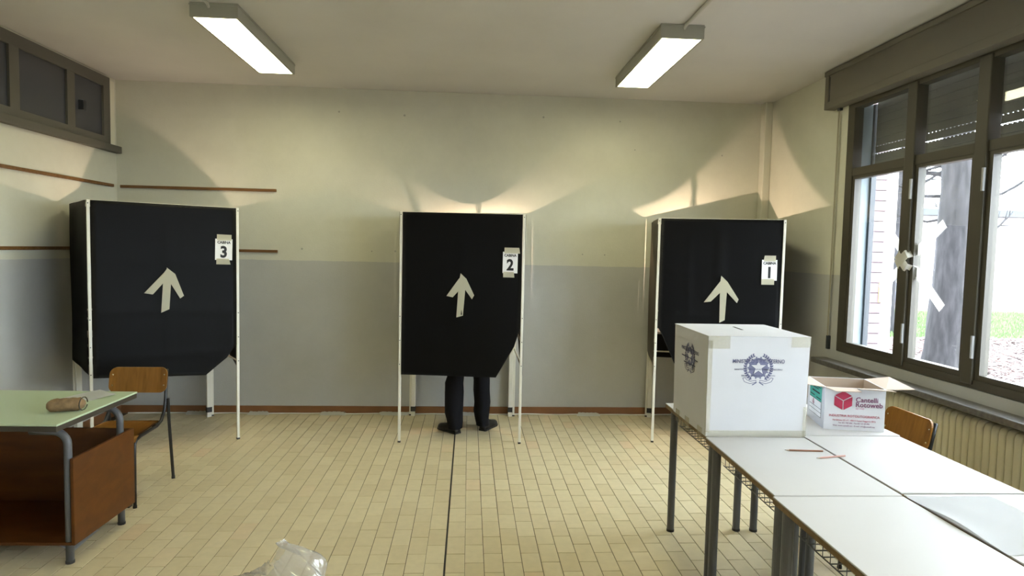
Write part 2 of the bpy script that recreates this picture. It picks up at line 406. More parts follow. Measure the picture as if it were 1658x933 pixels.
# ------------------------------------------------------------------ windows on the right wall
def window(name, y0, y1, mull, tape):
    """y1 far jamb; mull = list of mullion centres from far to near"""
    root = bpy.data.objects.new(name, None); COL.objects.link(root); struct(root, 'olive framed window in the right wall, roller shutter half down' if tape else 'window in the right wall beside the camera')
    xa, xb = 2.915, 2.985
    z0, z1, tz0, tz1 = .885, 2.81, 2.245, 2.305
    fw = .085
    f = MB()
    f.box(xa, xb, y1-fw, y1, z0, z1); f.box(xa, xb, y0, y0+fw, z0, z1)
    f.box(xa, xb, y0+fw, y1-fw, z0, z0+.05); f.box(xa, xb, y0+fw, y1-fw, z1-.045, z1)
    f.box(xa+.003, xb, y0+fw, y1-fw, tz0, tz1)
    f.build('window_frame', 'frame', root)
    edges = [y1-fw]+[v for c in mull for v in (c+.045, c-.045)]+[y0+fw]
    for c in mull:
        bbox(xa-.012, xb, c-.045, c+.045, z0+.02, z1-.02, .006).build('mullion', 'frame', root)
    for k in range(0, len(edges), 2):
        a, b = edges[k+1], edges[k]
        # lower casement sash and its pane, upper fixed pane
        s = MB(); g = .032
        s.box(xa+.008, xb-.01, a, a+g, z0+.05, tz0); s.box(xa+.008, xb-.01, b-g, b, z0+.05, tz0)
        s.box(xa+.008, xb-.01, a+g, b-g, z0+.05, z0+.05+g); s.box(xa+.008, xb-.01, a+g, b-g, tz0-g*.7, tz0)
        sash = s.build('sash', 'frame', root)
        box(xa+.035, xa+.039, a+g-.005, b-g+.005, z0+.05+g-.005, tz0-g*.7+.005).build('pane', 'glass', sash)
        box(xa+.035, xa+.039, a-.005, b+.005, tz1-.005, z1-.04).build('pane', 'glass', root)
        for hz in (1.06, 2.02):
            if k >= 2:
                tube([(xa-.018, b+.0, hz), (xa-.018, b+.0, hz+.13)], .010).build('hinge', 'hinge', root)
    # outer reveal lining, shutter guides
    box(2.987, XR+WT, y1-.006, y1-.0005, z0, z1).build('reveal', 'reveal', root)
    for yy in (y1-.03, y0+.0): box(XR+WT, XR+WT+.04, yy, yy+.03, z0, z1).build('shutter_guide', 'guide', root)
    bbox(2.99, XR+WT+.07, y0+.002, y1-.002, z0-.004, z0-.0005, .001).build('outer_sill', 'reveal', root)
    return root
win = window('window_1', W1[0], W1[1], [4.097, 3.50, 2.88], True)
window('window_2', W2[0], W2[1], [.75, .05, -.65, -1.3], False)

def shutter(y0, y1, zb, label):
    t = thing('roller_shutter', label, 'roller shutter', (XR+WT+.02, (y0+y1)/2, zb))
    h = (y1-y0)/2; n = int((2.86-zb)/.056)+1
    for i in range(n):
        g = .0045 if i in (1, 2) else .0003
        zz = i*.056+(.006 if i > 1 else 0)
        MB().box(-.006, .006, -h, h, zz, zz+.056-g).bevel(.003, 1).build('slat', 'slat', t)
        if i in (1, 2):
            wv = MB(); y = -h
            while y < h:
                wv.box(-.004, .004, y, y+.021, zz+.047, zz+.0575); y += .034
            o = wv.build('slat_web', 'slat', t); o['kind'] = 'stuff'
    bbox(-.010, .010, -h, h, -.022, 0, .003).build('bottom_bar', 'guide', t)
shutter(W1[0]+.034, W1[1]-.034, 2.315, 'grey slatted roller shutter half lowered outside the olive window')
shutter(W2[0]+.034, W2[1]-.034, 2.45, 'grey slatted roller shutter of the window beside the camera')

# shutter box above the window
def shutter_box(y0, y1, label):
    t = thing('shutter_box', label, 'shutter box', (XR, (y0+y1)/2, 2.80))
    h = (y1-y0)/2
    m = MB().box(-.085, -.0005, -h+.004, h-.004, .004, .2985); m.build('box_body', 'cass', t)
    bbox(-.097, -.0005, -h-.006, h+.006, .262, .30, .003).build('top_moulding', 'cass', t)
    bbox(-.093, -.0005, -h, h, 0, .055, .004).build('bottom_rail', 'cass', t)
    bbox(-.092, 0, h-.05, h, .05, .265, .003).build('end_stile', 'cass', t)
    box(-.0865, -.084, h-.064, h-.054, .045, .25).build('panel_gap', 'guide', t)
shutter_box(2.1, 5.03, 'long grey beige roller shutter box above the olive window')
shutter_box(-2.1, 1.7, 'roller shutter box above the window beside the camera')
# strap and its winder
t = thing('shutter_strap', 'narrow grey shutter pulling strap hanging left of the window', 'strap', (XR, 4.935, .88))
box(-.022, -.019, -.009, .009, .09, 1.93).build('webbing', 'strap', t)
bbox(-.024, 0, -.016, .016, 0, .11, .004).build('winder', 'guide', t)
bbox(-.026, 0, -.02, .02, 1.90, 1.93, .004).build('guide_plate', 'guide', t)

# sill
sl = bbox(2.795, XR+.06, 2.1, 4.985, .768, .808, .006, 2); o = sl.build('trim_2', 'sill'); struct(o, 'dark stone window sill under the olive window')
o = bbox(2.795, XR+.06, -2.1, 1.7, .768, .808, .006, 2).build('trim_3', 'sill'); struct(o, 'dark stone sill of the window beside the camera')

# paper tape cross on the window
t = thing('tape_cross', 'white paper tape cross stuck over the mullion of the olive window', 'tape', (2.905, 4.097, 1.60))
def tape_strip(pts, wd, name, m, parent):
    pts = [Vector(p) for p in pts]; mb = MB(); rows = []
    for i, p in enumerate(pts):
        d = (pts[min(i+1, len(pts)-1)]-pts[max(i-1, 0)]); n = Vector((0, -d.z, d.y)).normalized()*wd/2
        rows.append([mb.bm.verts.new(p+n+Vector((s, 0, 0))) for s in (-.0004, .0004)]+[mb.bm.verts.new(p-n+Vector((s, 0, 0))) for s in (.0004, -.0004)])
    for a, b in zip(rows, rows[1:]):
        for k in range(4): mb.bm.faces.new((a[k], a[(k+1) % 4], b[(k+1) % 4], b[k]))
    mb.bm.faces.new(rows[0]); mb.bm.faces.new(rows[-1])
    return mb.build(name, m, parent)
M['wtape'] = see_through('white_paper_tape', (.9, .9, .9), rough=.5, diffuse=(.85, .84, .78), dfac=.93)
tape_strip([(x_, y_, y_*.9032+.009) for x_, y_ in ((.046, .30), (.046, .065), (-.0125, .047), (-.0125, -.047), (.046, -.065), (.046, -.32))], .062, 'tape_strip', 'wtape', t)
tape_strip([(x_, y_, -y_*.769+.019) for x_, y_ in ((.0455, .285), (.0455, .065), (-.0135, .047), (-.0135, -.047), (.0455, -.065), (.0455, -.30))], .062, 'tape_strip', 'wtape', t)

# radiator in the niche
t = thing('radiator', 'cream cast radiator of many vertical fins under the window sill', 'radiator', (2.93, 3.45, 0))
fm = MB()
prof = [(-.07, .14), (-.07, .70), (-.06, .725), (-.035, .738), (.035, .738), (.06, .725), (.07, .70), (.07, .14), (.06, .12), (-.06, .12)]
fm.prism(prof, lambda u, v, s: (u, s, v), -.0228, .0228).bevel(.010, 2)
fd = fm.data('fin', 'radiator', True)
for i in range(38):
    f = obj('fin', fd, t); f.location = (0, .925-.05*i, 0)
tube([(0, -.96, .20), (0, .96, .20)], .02).build('manifold', 'radiator', t); tube([(0, -.96, .66), (0, .96, .66)], .02).build('manifold', 'radiator', t)
for s in (-.8, .8): box(-.03, .03, s-.0, s+.03, 0, .14).build('foot', 'radiator', t)

# ------------------------------------------------------------------ left wall: high inner window, rails
root = bpy.data.objects.new('window_3', None); COL.objects.link(root); struct(root, 'high dark grey inner window on the left wall')
yy0, yy1, zz0, zz1 = 3.6, 6.06, 2.50, 3.09
f = MB(); f.box(XL, XL+.025, yy1-.10, yy1, zz0, zz1); f.box(XL, XL+.025, yy0, yy1-.1, zz1-.09, zz1); f.box(XL, XL+.025, yy0, yy1-.1, zz0, zz0+.06); f.box(XL, XL+.025, yy0, yy0+.1, zz0, zz1)
for c in (5.50, 4.85, 4.2): f.box(XL, XL+.023, c-.05, c+.05, zz0+.06, zz1-.09)
f.build('window_frame', 'darkwood', root)
for a, b in ((5.55, 5.96), (4.9, 5.45), (4.25, 4.8), (3.7, 4.15)): box(XL, XL+.006, a, b, zz0+.06, zz1-.09).build('pane', 'dim_glass', root)
bbox(XL, XL+.05, 5.62, 5.66, 2.72, 2.80, .004).build('latch', 'guide', root)
o = bbox(XL, XL+.055, 3.4, 6.19, 2.435, 2.498, .005).build('trim_4', 'darkwood'); struct(o, 'dark ledge under the high inner window')
o = bbox(XL, XL+.03, 6.06, 6.125, 2.498, 3.07, .004).build('trim_5', 'wall_cream'); struct(o, 'pale casing strip beside the high inner window')
def wrail(x0, x1, y0, y1, z, label):
    o = bbox(x0, x1, y0, y1, z-.013, z+.013, .003).build('wall_rail', 'rail'); tag(o, label, 'rail')
wrail(-3.244, -1.828, YB-.02, YB, 2.136, 'upper brown wooden rail on the back wall above booth three')
wrail(-3.244, -1.817, YB-.02, YB, 1.563, 'lower brown wooden rail on the back wall, partly behind booth three')
wrail(XL, XL+.022, 3.5, 6.112, 2.136, 'upper brown wooden rail on the left wall under the inner window')
wrail(XL, XL+.022, 3.5, 6.112, 1.563, 'lower brown wooden rail on the left wall, left of booth three')

# ------------------------------------------------------------------ cable along the skirting
pts = []
for i in range(90):
    x = -3.2+i*.068
    pts.append((x, YB-.024-.010*math.sin(i*.45)**2-(.03 if 2.6 < x < 3.0 else 0), .006+.004*abs(math.sin(i*.31))))
cab = tube(pts, .0055, 6).build('cable', 'cable', smooth=True); tag(cab, 'white electric cable running on the floor along the back skirting', 'cable')
tl = ('leftmost, behind booth three', 'right of booth three', 'midway between booths three and two', 'just left of booth two', 'behind the standing person', 'between booths two and one')
for (x, s), l in zip(((-2.55, .11), (-1.985, .11), (-1.285, .14), (-.70, .15), (.02, .13), (1.20, .12)), tl):
    m = MB(); ph = random.random()*6
    m.grid(10, 6, lambda u, v: (x+(u-.5)*s*2*(.85+.12*math.sin(v*5+ph)), YB-.075+v*.06+.004*math.sin(u*9+ph), .0025+.024*math.exp(-((v-.55)/.3)**2)+.008*math.sin(u*17+v*7+ph)**2*math.sin(PI*v)))
    bmesh.ops.solidify(m.bm, geom=list(m.bm.faces), thickness=.0008)
    o = m.build('floor_tape', 'wtape', smooth=True); tag(o, 'crumpled strip of pale tape over the cable, '+l, 'tape')

# ------------------------------------------------------------------ voting booths
H = 1.92
def booth(label, FL, FR, RL, RR, zb, num, lampL, axis, theta, sign, arrow, order):
    FL, FR, RL, RR = [Vector((p[0], p[1], 0)) for p in (FL, FR, RL, RR)]
    c = (FL+FR)/2
    root = thing('voting_booth', label, 'voting booth', c, 0)
    P = [p-c for p in (FL, FR, RL, RR)]; FL, FR, RL, RR = P
    ex = (FR-FL).normalized(); W = (FR-FL).length; ey = Vector((-ex.y, ex.x, 0))
    out = -ey
    def post(p, front, sgn):
        m = MB(); a = .0105
        mt = Matrix.Translation(p) @ Rz(math.atan2(ex.y, ex.x))
        m.box(-a, a, -a, a, .012, H, mt); m.bevel(.002, 1)
        q = m.build('post', 'post', root)
        MB().box(-a-.001, a+.001, -a-.001, a+.001, 0, .014, mt).build('foot', 'foot', q)
        if front:
            for z in (.66, .86, 1.06, 1.895):
                s = MB(); s.tube([mt @ Vector((sgn*.002, -a+.001, z)), mt @ Vector((sgn*.002, -a-.003, z))], .0042, 6); s.build('screw', 'foot', q)
        else:
            w2 = MB().box(-.024, .018, -.016, .016, .09, 1.0, Matrix.Translation(p+ex*(-sgn*.030)+ey*-.012) @ Rz(math.atan2(ex.y, ex.x))).bevel(.004, 1).build('sleeve', 'post', q)
            MB().box(-.026, .020, -.018, .018, .045, .092, Matrix.Translation(p+ex*(-sgn*.030)+ey*-.012) @ Rz(math.atan2(ex.y, ex.x))).build('clamp', 'foot', q)
            MB().box(-.022, .016, -.014, .014, 0, .045, Matrix.Translation(p+ex*(-sgn*.030)+ey*-.012) @ Rz(math.atan2(ex.y, ex.x))).build('sleeve_foot', 'post', q)
    post(FL, True, -1); post(FR, True, 1); post(RL, False, -1); post(RR, False, 1)
    def rail(a, b, z, r=.008):
        tube([a+Vector((0, 0, z)), b+Vector((0, 0, z))], r, 6).build('rail', 'post', root)
    for a, b in ((FL, FR), (FL, RL), (FR, RR), (RL, RR)): rail(a, b, H-.008)
    for a, b in ((FL, RL), (FR, RR), (RL, RR)):
        for z in (.66, .86, 1.06): rail(a, b, z, .0075)
    # front sheet, bottom edge given as a polyline (share of width, height)
    def zbot(u):
        for (u0, z0), (u1, z1) in zip(zb, zb[1:]):
            if u <= u1: return z0+(z1-z0)*(u-u0)/max(1e-6, u1-u0)
        return zb[-1][1]
    us = sorted(set([i/26 for i in range(27)]+[p[0] for p in zb])); nv = 44
    def crease(x, z):
        h = .004*math.sin(x*5+order)*math.sin(z*3.1+order*2)
        for zc in (.75, 1.10, 1.47): h += .0050*math.exp(-abs(z-zc-.012*math.sin(x*4+order))/.018)
        h += .0060*math.exp(-abs(x-.5)/.012)+.0030*math.exp(-abs(x-.25)/.012)
        return h
    m = MB(); g = []
    for u in us:
        col = []
        for j in range(nv+1):
            v = j/nv; z0 = zbot(u); z = z0+(H-.003-z0)*v
            hold = min(1, (1-v)*6)*min(1, u*8)*min(1, (1-u)*8)
            # lifted corner curls inwards a little
            curl = .05*max(0, (u-.78)/.22)*max(0, (1.1-z)/.5) if zb[-1][1] > .7 else 0
            y = .0135+crease(u, z)*hold-curl*.35
            col.append(m.bm.verts.new(FL+ex*(.012+u*(W-.024))+out*y+Vector((0, 0, z))))
        g.append(col)
    for i in range(len(us)-1):
        for j in range(nv): m.bm.faces.new((g[i][j], g[i+1][j], g[i+1][j+1], g[i][j+1]))
    bmesh.ops.solidify(m.bm, geom=list(m.bm.faces), thickness=.0012)
    m.build('front_sheet', 'sheet', root, smooth=True)
    # side and back sheets
    def side(a, b, z0, z1, nrm, name, m_='sheet'):
        mm = MB()
        mm.grid(14, 24, lambda u, v: a+(b-a)*(.012+.976*u)+nrm*(.0125+.0025*math.sin(u*9+v*7+order))+Vector((0, 0, (z0+(z1-z0)*u)+(H-.002-(z0+(z1-z0)*u))*v)))
        bmesh.ops.solidify(mm.bm, geom=list(mm.bm.faces), thickness=.0012)
        mm.build(name, m_, root, smooth=True)
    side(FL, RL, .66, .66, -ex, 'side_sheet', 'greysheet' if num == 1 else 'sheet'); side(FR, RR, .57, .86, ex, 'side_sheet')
    side(RL, RR, .60, .60, ey, 'back_sheet')
    # writing shelf at the back
    s = MB(); q = [RL+ex*.05-ey*.03, RR-ex*.05-ey*.03, RR-ex*.05-ey*.33, RL+ex*.05-ey*.33]
    s.prism([(p.x, p.y) for p in q], lambda u, v, tt: (u, v, tt), .872, .890); s.build('shelf', 'top', root)
    # lamp: shade, socket, led, chain up to a cross rail
    L = Vector(lampL); A = Vector((math.sin(axis[0])*math.cos(axis[1]), math.sin(axis[0])*math.sin(axis[1]), math.cos(axis[0])))
    lamp = thing('booth_lamp', 'small lamp with enamel shade hanging inside '+('booth one', 'booth two', 'booth three')[num-1], 'lamp', L)
    Rr = .115
    c1 = A*(Rr*math.cos(theta)); c2 = A*(Rr*math.cos(theta)+.075); r1 = Rr*math.sin(theta)
    u = A.orthogonal().normalized(); v = A.cross(u); N = 48
    sh = MB(); ra = [sh.bm.verts.new(c1+r1*(math.cos(2*PI*k/N)*u+math.sin(2*PI*k/N)*v)) for k in range(N)]
    rm = [sh.bm.verts.new(c1+A*.045+r1*.72*(math.cos(2*PI*k/N)*u+math.sin(2*PI*k/N)*v)) for k in range(N)]
    rb = [sh.bm.verts.new(c2+.022*(math.cos(2*PI*k/N)*u+math.sin(2*PI*k/N)*v)) for k in range(N)]
    for a, b in ((ra, rm), (rm, rb)):
        for k in range(N): sh.bm.faces.new((a[k], a[(k+1) % N], b[(k+1) % N], b[k]))
    sh.bm.faces.new(rb)
    bmesh.ops.solidify(sh.bm, geom=list(sh.bm.faces), thickness=-.0012)
    sh.build('lamp_shade', 'shade', lamp, smooth=True)
    tube([c2+A*.05, c2-A*.005, A*.03, A*.007], [.02, .02, .018, .012], 12).build('socket', 'foot', lamp)
    MB().ball((0, 0, 0), .0042, 10, 8).build('led', 'led_dim' if num == 3 else 'led', lamp, label='lit led')
    # chain: links from just beside the led up to the cross rail
    back = Vector((.28, .96, 0)).normalized() if num == 1 else ey
    q0 = back*.095; topz = H-.008-L.z
    ch = MB(); z = -.02; k = 0
    while z < topz-.01:
        ang = PI/2*(k % 2)+.3; ring = []
        for i in range(12):
            a = 2*PI*i/12; ring.append(q0+Vector((math.cos(ang)*.0075*math.cos(a), math.sin(ang)*.0075*math.cos(a), z+.014+.016*math.sin(a))))
        ch.tube(ring, .0021, 5, closed=True); z += .0255; k += 1
    ch.build('chain', 'chain', lamp, label='steel chain')
    cl = -ex if num != 3 else ex
    tube([c2+A*.05, c2+A*.09+cl*.05, cl*.11+back*.05+Vector((0, 0, .06)), cl*.10+back*.06+Vector((0, 0, -.05)), cl*.2+Vector((0, 0, -.45))], .004, 6).build('cord', 'foot', lamp)
    # hook rod from the rear top rail forward to the chain
    wz = L+q0-Vector((c.x, c.y, 0)); wz.z = 0
    tt_ = ((RL-wz).dot(ey))/ey.dot(ey)
    den = back.x*(RR-RL).y-back.y*(RR-RL).x; kk = ((RL-wz).x*(RR-RL).y-(RL-wz).y*(RR-RL).x)/den
    rail(wz, wz+back*kk, H-.008, .005)
    # number sign, top-level, taped on the front sheet
    def front(uu, zz, off): return c+FL+ex*uu+out*off+Vector((0, 0, zz))
    sx, sz, sw, shh, tilt, tt, tbm = sign
    words = {1: 'right, behind the ballot box', 2: 'middle, with legs below', 3: 'left, behind the wooden chair'}[num]
    sg = thing('booth_sign', 'white paper sign reading CABINA %d taped on the %s booth' % (num, words), 'sign', front(sx, sz, .0245))
    fm_ = facing((0, 0, 0), ex, (0, 0, 1)) @ Rz(tilt)
    def rect(name, m_, x0, x1, y0, y1, d, th=.0006, sk=(0, 0, 0, 0)):
        mm = MB(); mm.prism([(x0+sk[0], y0), (x1+sk[1], y0), (x1+sk[2], y1), (x0+sk[3], y1)], lambda a_, b_, t_: fm_ @ Vector((a_, b_, t_)), d, d+th); return mm.build(name, m_, sg)
    rect('paper', 'paper', -sw/2, sw/2, -shh/2, shh/2, 0)
    rect('tape_strip', 'masking', -sw/2+tt[0], sw/2+tt[1], shh/2-.012, shh/2+.035, .0012, sk=(0, 0, tt[2], tt[3]))
    rect('tape_strip', 'masking', -sw/2+tbm[0], sw/2+tbm[1], -shh/2-.035, -shh/2+.012, .0012, sk=(tbm[2], tbm[3], 0, 0))
    lettering('heading', 'CABINA', .029, 'ink', sg, fm_ @ Matrix.Translation((0, shh*.33, .0014)), bold=.0011, xs=.95)
    lettering('number', str(num), .125, 'ink', sg, fm_ @ Matrix.Translation((0, -.024, .0014)), bold=.0045, xs=.92)
    # arrow made of masking tape strips
    an = ('right', 'middle', 'left')[num-1]
    ar = thing('tape_arrow', 'upward arrow of masking tape on the black sheet of the %s booth' % an, 'arrow', front(0, 0, .0215)-front(0, 0, .0215)+front(.5, 1.25, .0215))
    for k, poly in enumerate(arrow):
        mm = MB(); mm.prism([(a_-.5, b_-1.25) for a_, b_ in poly], lambda a_, b_, t_: ex*a_+Vector((0, 0, b_))+out*t_, k*.0011, k*.0011+.0007)
        mm.build('tape_strip', 'masking', ar)
    return root

A3 = [[(.455, 1.09), (.512, 1.115), (.530, 1.385), (.475, 1.395)], [(.341, 1.243), (.400, 1.232), (.525, 1.38), (.497, 1.425), (.48, 1.40)], [(.588, 1.195), (.615, 1.215), (.555, 1.385), (.497, 1.435), (.490, 1.37)]]
A2 = [[(.462, 1.060), (.516, 1.075), (.536, 1.35), (.478, 1.36)], [(.378, 1.236), (.430, 1.226), (.535, 1.345), (.497, 1.40), (.478, 1.38)], [(.588, 1.212), (.606, 1.245), (.54, 1.38), (.492, 1.425), (.480, 1.36)]]
A1 = [[(.513, 1.055), (.556, 1.078), (.566, 1.36), (.508, 1.37)], [(.381, 1.222), (.438, 1.230), (.560, 1.36), (.517, 1.415), (.50, 1.39)], [(.648, 1.224), (.660, 1.255), (.565, 1.40), (.514, 1.448), (.505, 1.375)]]
booth('black sheeted voting booth on the left, sign CABINA 3, behind the wooden chair', (-2.711, 4.742), (-1.90, 5.37), (-3.20, 5.37), (-2.395, 6.10),
      [(0, .635), (.76, .570), (.925, .695), (1.0, .80)], 3, (-2.641, 5.62, 1.802), (1.916, 2.099), 1.265,
      (.9125, 1.579, .132, .170, -.02, (.012, -.008, 0, 0), (.01, -.025, 0, .012)), A3, 0)
booth('black sheeted voting booth in the middle, sign CABINA 2, person inside', (-.560, 5.285), (.445, 5.25), (-.545, 6.15), (.455, 6.13),
      [(0, .575), (.80, .561), (.95, .82), (1.0, .985)], 2, (.071, 5.90, 1.72), (.23, -2.0), .945,
      (.897, 1.521, .123, .175, -.005, (.012, .018, -.008, 0), (.006, -.03, 0, .006)), A2, 1)
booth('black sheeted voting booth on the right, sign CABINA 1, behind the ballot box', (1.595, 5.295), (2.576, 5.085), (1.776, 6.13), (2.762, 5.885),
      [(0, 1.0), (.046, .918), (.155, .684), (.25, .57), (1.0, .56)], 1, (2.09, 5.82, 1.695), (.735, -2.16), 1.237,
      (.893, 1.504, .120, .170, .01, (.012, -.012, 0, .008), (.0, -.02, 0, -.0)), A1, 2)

# ------------------------------------------------------------------ person in the middle booth
def skin_mesh(name, verts, edges, m, parent=None, root=0, sub=2, loc=(0, 0, 0)):
    me = bpy.data.meshes.new(name); me.from_pydata([v[0] for v in verts], edges, [])
    me.materials.append(M[m])
    o = obj(name, me, parent); o.location = loc
    o.modifiers.new('skin', 'SKIN'); 
    for i, v in enumerate(verts):
        r = v[1]; me.skin_vertices[0].data[i].radius = (r, r) if not isinstance(r, tuple) else r
        me.skin_vertices[0].data[i].use_root = (i == root)
    o.modifiers['skin'].use_smooth_shade = True
    s = o.modifiers.new('sub', 'SUBSURF'); s.levels = sub; s.render_levels = sub
    return o
hl, hr = Vector((-.112, 5.595, .075)), Vector((.148, 5.675, .075))      # ankles
kl, kr = Vector((-.105, 5.60, .50)), Vector((.145, 5.68, .50))
pel = Vector((.035, 5.66, .96))
vs, es = [], []
def add(p, r, par=None):
    vs.append((tuple(p), r)); i = len(vs)-1
    if par is not None: es.append((par, i))
    return i
p0 = add(pel, .135); sp = add(pel+Vector((0, .005, .22)), .125, p0); chs = add(pel+Vector((0, .0, .40)), (.15, .12), sp); nk = add(pel+Vector((0, .01, .53)), .055, chs)
n2 = add(pel+Vector((0, .03, .585)), .052, nk); hd = add(pel+Vector((0, .045, .67)), (.075, .088), n2); ht = add(pel+Vector((0, .04, .755)), (.06, .07), hd)
for sd, kn, an in ((-1, kl, hl), (1, kr, hr)):
    h = add(pel+Vector((sd*.09, 0, -.06)), .085, p0); k = add(kn, .052, h); c_ = add(kn.lerp(an, .3), .053, k); a_ = add(an, .028, c_)
    d = Vector((-.17, .20, -.13) if sd < 0 else (.115, .23, -.14)).normalized(); add(an+d*.09, .014, a_)
    s = add(pel+Vector((sd*.18, 0, .445)), .055, chs); el = add(pel+Vector((sd*.245, .07, .19)), .042, s); wr = add(pel+Vector((sd*.14, .24, .03)), .027, el)
    pm = add(pel+Vector((sd*.12, .29, .02)), (.036, .018), wr)
    for q in range(4):
        f1 = add(pel+Vector((sd*(.147-.018*q), .335, .017)), .009, pm); f2 = add(pel+Vector((sd*(.145-.017*q), .362-(.008 if q in (0, 3) else 0), .004)), .0085, f1); add(pel+Vector((sd*(.143-.016*q), .375-(.01 if q in (0, 3) else 0), -.018)), .008, f2)
    t1 = add(pel+Vector((sd*.09, .29, .022)), .010, wr); add(pel+Vector((sd*.075, .325, .018)), .009, t1)
person = skin_mesh('person', vs, es, 'skin', None, 0, 2)
tag(person, 'person in black trousers standing in the middle booth, seen below the sheet', 'person')
hair = MB().ball(pel+Vector((0, .025, .715)), .1, 16, 10, (.88, 1.0, .95)); hair.build('hair', 'hair', person, True)
# nose, ears, eyes and mouth (face turned to the back wall)
hc = pel+Vector((0, .045, .67))
MB().ball(hc+Vector((0, .098, -.01)), .014, 8, 6, (.8, 1.3, 1.5)).build('nose', 'skin', person, True)
for sd in (-1, 1):
    MB().ball(hc+Vector((sd*.034, .083, .012)), .010, 8, 6).build('eye', 'paper', person, True)
    MB().ball(hc+Vector((sd*.082, .0, .0)), .02, 8, 6, (.4, .8, 1.5)).build('ear', 'skin', person, True)
MB().ball(hc+Vector((0, .085, -.05)), .018, 8, 6, (1.2, .5, .35)).build('mouth', 'magenta', person, True)
# trousers: loops lofted around each leg, with folds, plus a seat
def loft(rings, n=22, fold=.004, ph=0):
    m = MB(); R = []
    for i, (cx, cy, cz, rx, ry) in enumerate(rings):
        R.append([m.bm.verts.new((cx+rx*math.cos(2*PI*k/n)*(1+fold/rx*math.sin(i*2.1+k*.9+ph)), cy+ry*math.sin(2*PI*k/n)*(1+fold/ry*math.sin(i*1.7+k*1.1+ph)), cz)) for k in range(n)])
    for a, b in zip(R, R[1:]):
        for k in range(n): m.bm.faces.new((a[k], a[(k+1) % n], b[(k+1) % n], b[k]))
    return m, R
tr = MB()
def trouser_leg(pts, ph):
    m, R = loft(pts, 22, .0035, ph)
    tmp = bpy.data.meshes.new('tmp'); m.bm.to_mesh(tmp); m.bm.free(); tr.bm.from_mesh(tmp); bpy.data.meshes.remove(tmp)
# left leg (x, y, z, half width, half depth): fitted to the outline seen below the sheet
trouser_leg([(-.103, 5.575, .045, .066, .085), (-.104, 5.577, .10, .069, .080), (-.110, 5.585, .17, .080, .084), (-.114, 5.59, .25, .083, .082), (-.115, 5.595, .36, .083, .080), (-.112, 5.60, .44, .081, .080), (-.104, 5.61, .50, .075, .080), (-.092, 5.625, .58, .078, .088), (-.07, 5.64, .72, .085, .095), (-.045, 5.655, .86, .092, .11), (-.03, 5.66, .95, .10, .12)], 0)
trouser_leg([(.145, 5.675, .045, .058, .08), (.140, 5.677, .10, .062, .078), (.133, 5.68, .17, .073, .080), (.137, 5.68, .25, .072, .078), (.133, 5.68, .36, .074, .078), (.130, 5.68, .45, .074, .080), (.118, 5.68, .53, .074, .082), (.108, 5.68, .60, .078, .088), (.105, 5.675, .72, .085, .095), (.10, 5.665, .86, .092, .11), (.09, 5.66, .95, .10, .12)], 2)
m, R = loft([(.03, 5.66, .84, .165, .125), (.035, 5.66, .92, .172, .135), (.035, 5.66, 1.0, .165, .13), (.035, 5.66, 1.06, .155, .122)], 22, .003)
tmp = bpy.data.meshes.new('tmp'); m.bm.to_mesh(tmp); m.bm.free(); tr.bm.from_mesh(tmp); bpy.data.meshes.remove(tmp)
tro = tr.build('trousers', 'trousers', person, True)
jv = []; je = []
def addj(p, r, par=None):
    jv.append((tuple(p), r)); i = len(jv)-1
    if par is not None: je.append((par, i))
    return i
j0 = addj(pel+Vector((0, 0, .05)), (.165, .15)); j1 = addj(pel+Vector((0, .005, .22)), (.165, .14), j0); j2 = addj(pel+Vector((0, 0, .41)), (.18, .14), j1); addj(pel+Vector((0, .005, .50)), .075, j2)
for sd in (-1, 1):
    a_ = addj(pel+Vector((sd*.19, 0, .445)), .07, j2); b_ = addj(pel+Vector((sd*.25, .07, .19)), .056, a_); addj(pel+Vector((sd*.15, .225, .035)), .04, b_)
skin_mesh('jacket', jv, je, 'jacket', person, 0, 1)
def shoe(heel, toe):
    heel, toe = Vector(heel), Vector(toe); d = (toe-heel); Ln = d.length; d.normalize(); s = Vector((-d.y, d.x, 0))
    secs = [(0, .028, .058), (.05, .034, .072), (.25, .036, .082), (.42, .036, .078), (.6, .043, .060), (.8, .046, .048), (.93, .036, .040), (1.0, .016, .026)]
    m = MB(); R = []
    for u, hw, h in secs:
        p = heel+d*(u*Ln); ring = []
        for k in range(12):
            a = PI*k/11
            ring.append(m.bm.verts.new(p+s*hw*math.cos(a)*(1 if 0 < k < 11 else 1.0)+Vector((0, 0, .010+h*math.sin(a)**.8))))
        R.append(ring)
    for a, b in zip(R, R[1:]):
        for k in range(11): m.bm.faces.new((a[k], a[k+1], b[k+1], b[k]))
        m.bm.faces.new((a[11], a[0], b[0], b[11]))
    m.bm.faces.new(R[0]); m.bm.faces.new(R[-1][::-1])
    sh = m.build('shoe', 'shoe', person, True)
    sm = MB(); poly = [(heel+d*(u*Ln)+s*(hw+.004)) for u, hw, h in secs]+[(heel+d*(u*Ln)-s*(hw+.004)) for u, hw, h in secs[::-1]]
    sm.prism([(p.x, p.y) for p in poly], lambda a, b, t_: (a, b, t_), 0.0005, .014); sm.build('sole', 'foot', sh)
shoe((-.072, 5.525, 0), (-.245, 5.715, 0)); shoe((.140, 5.615, 0), (.265, 5.845, 0))

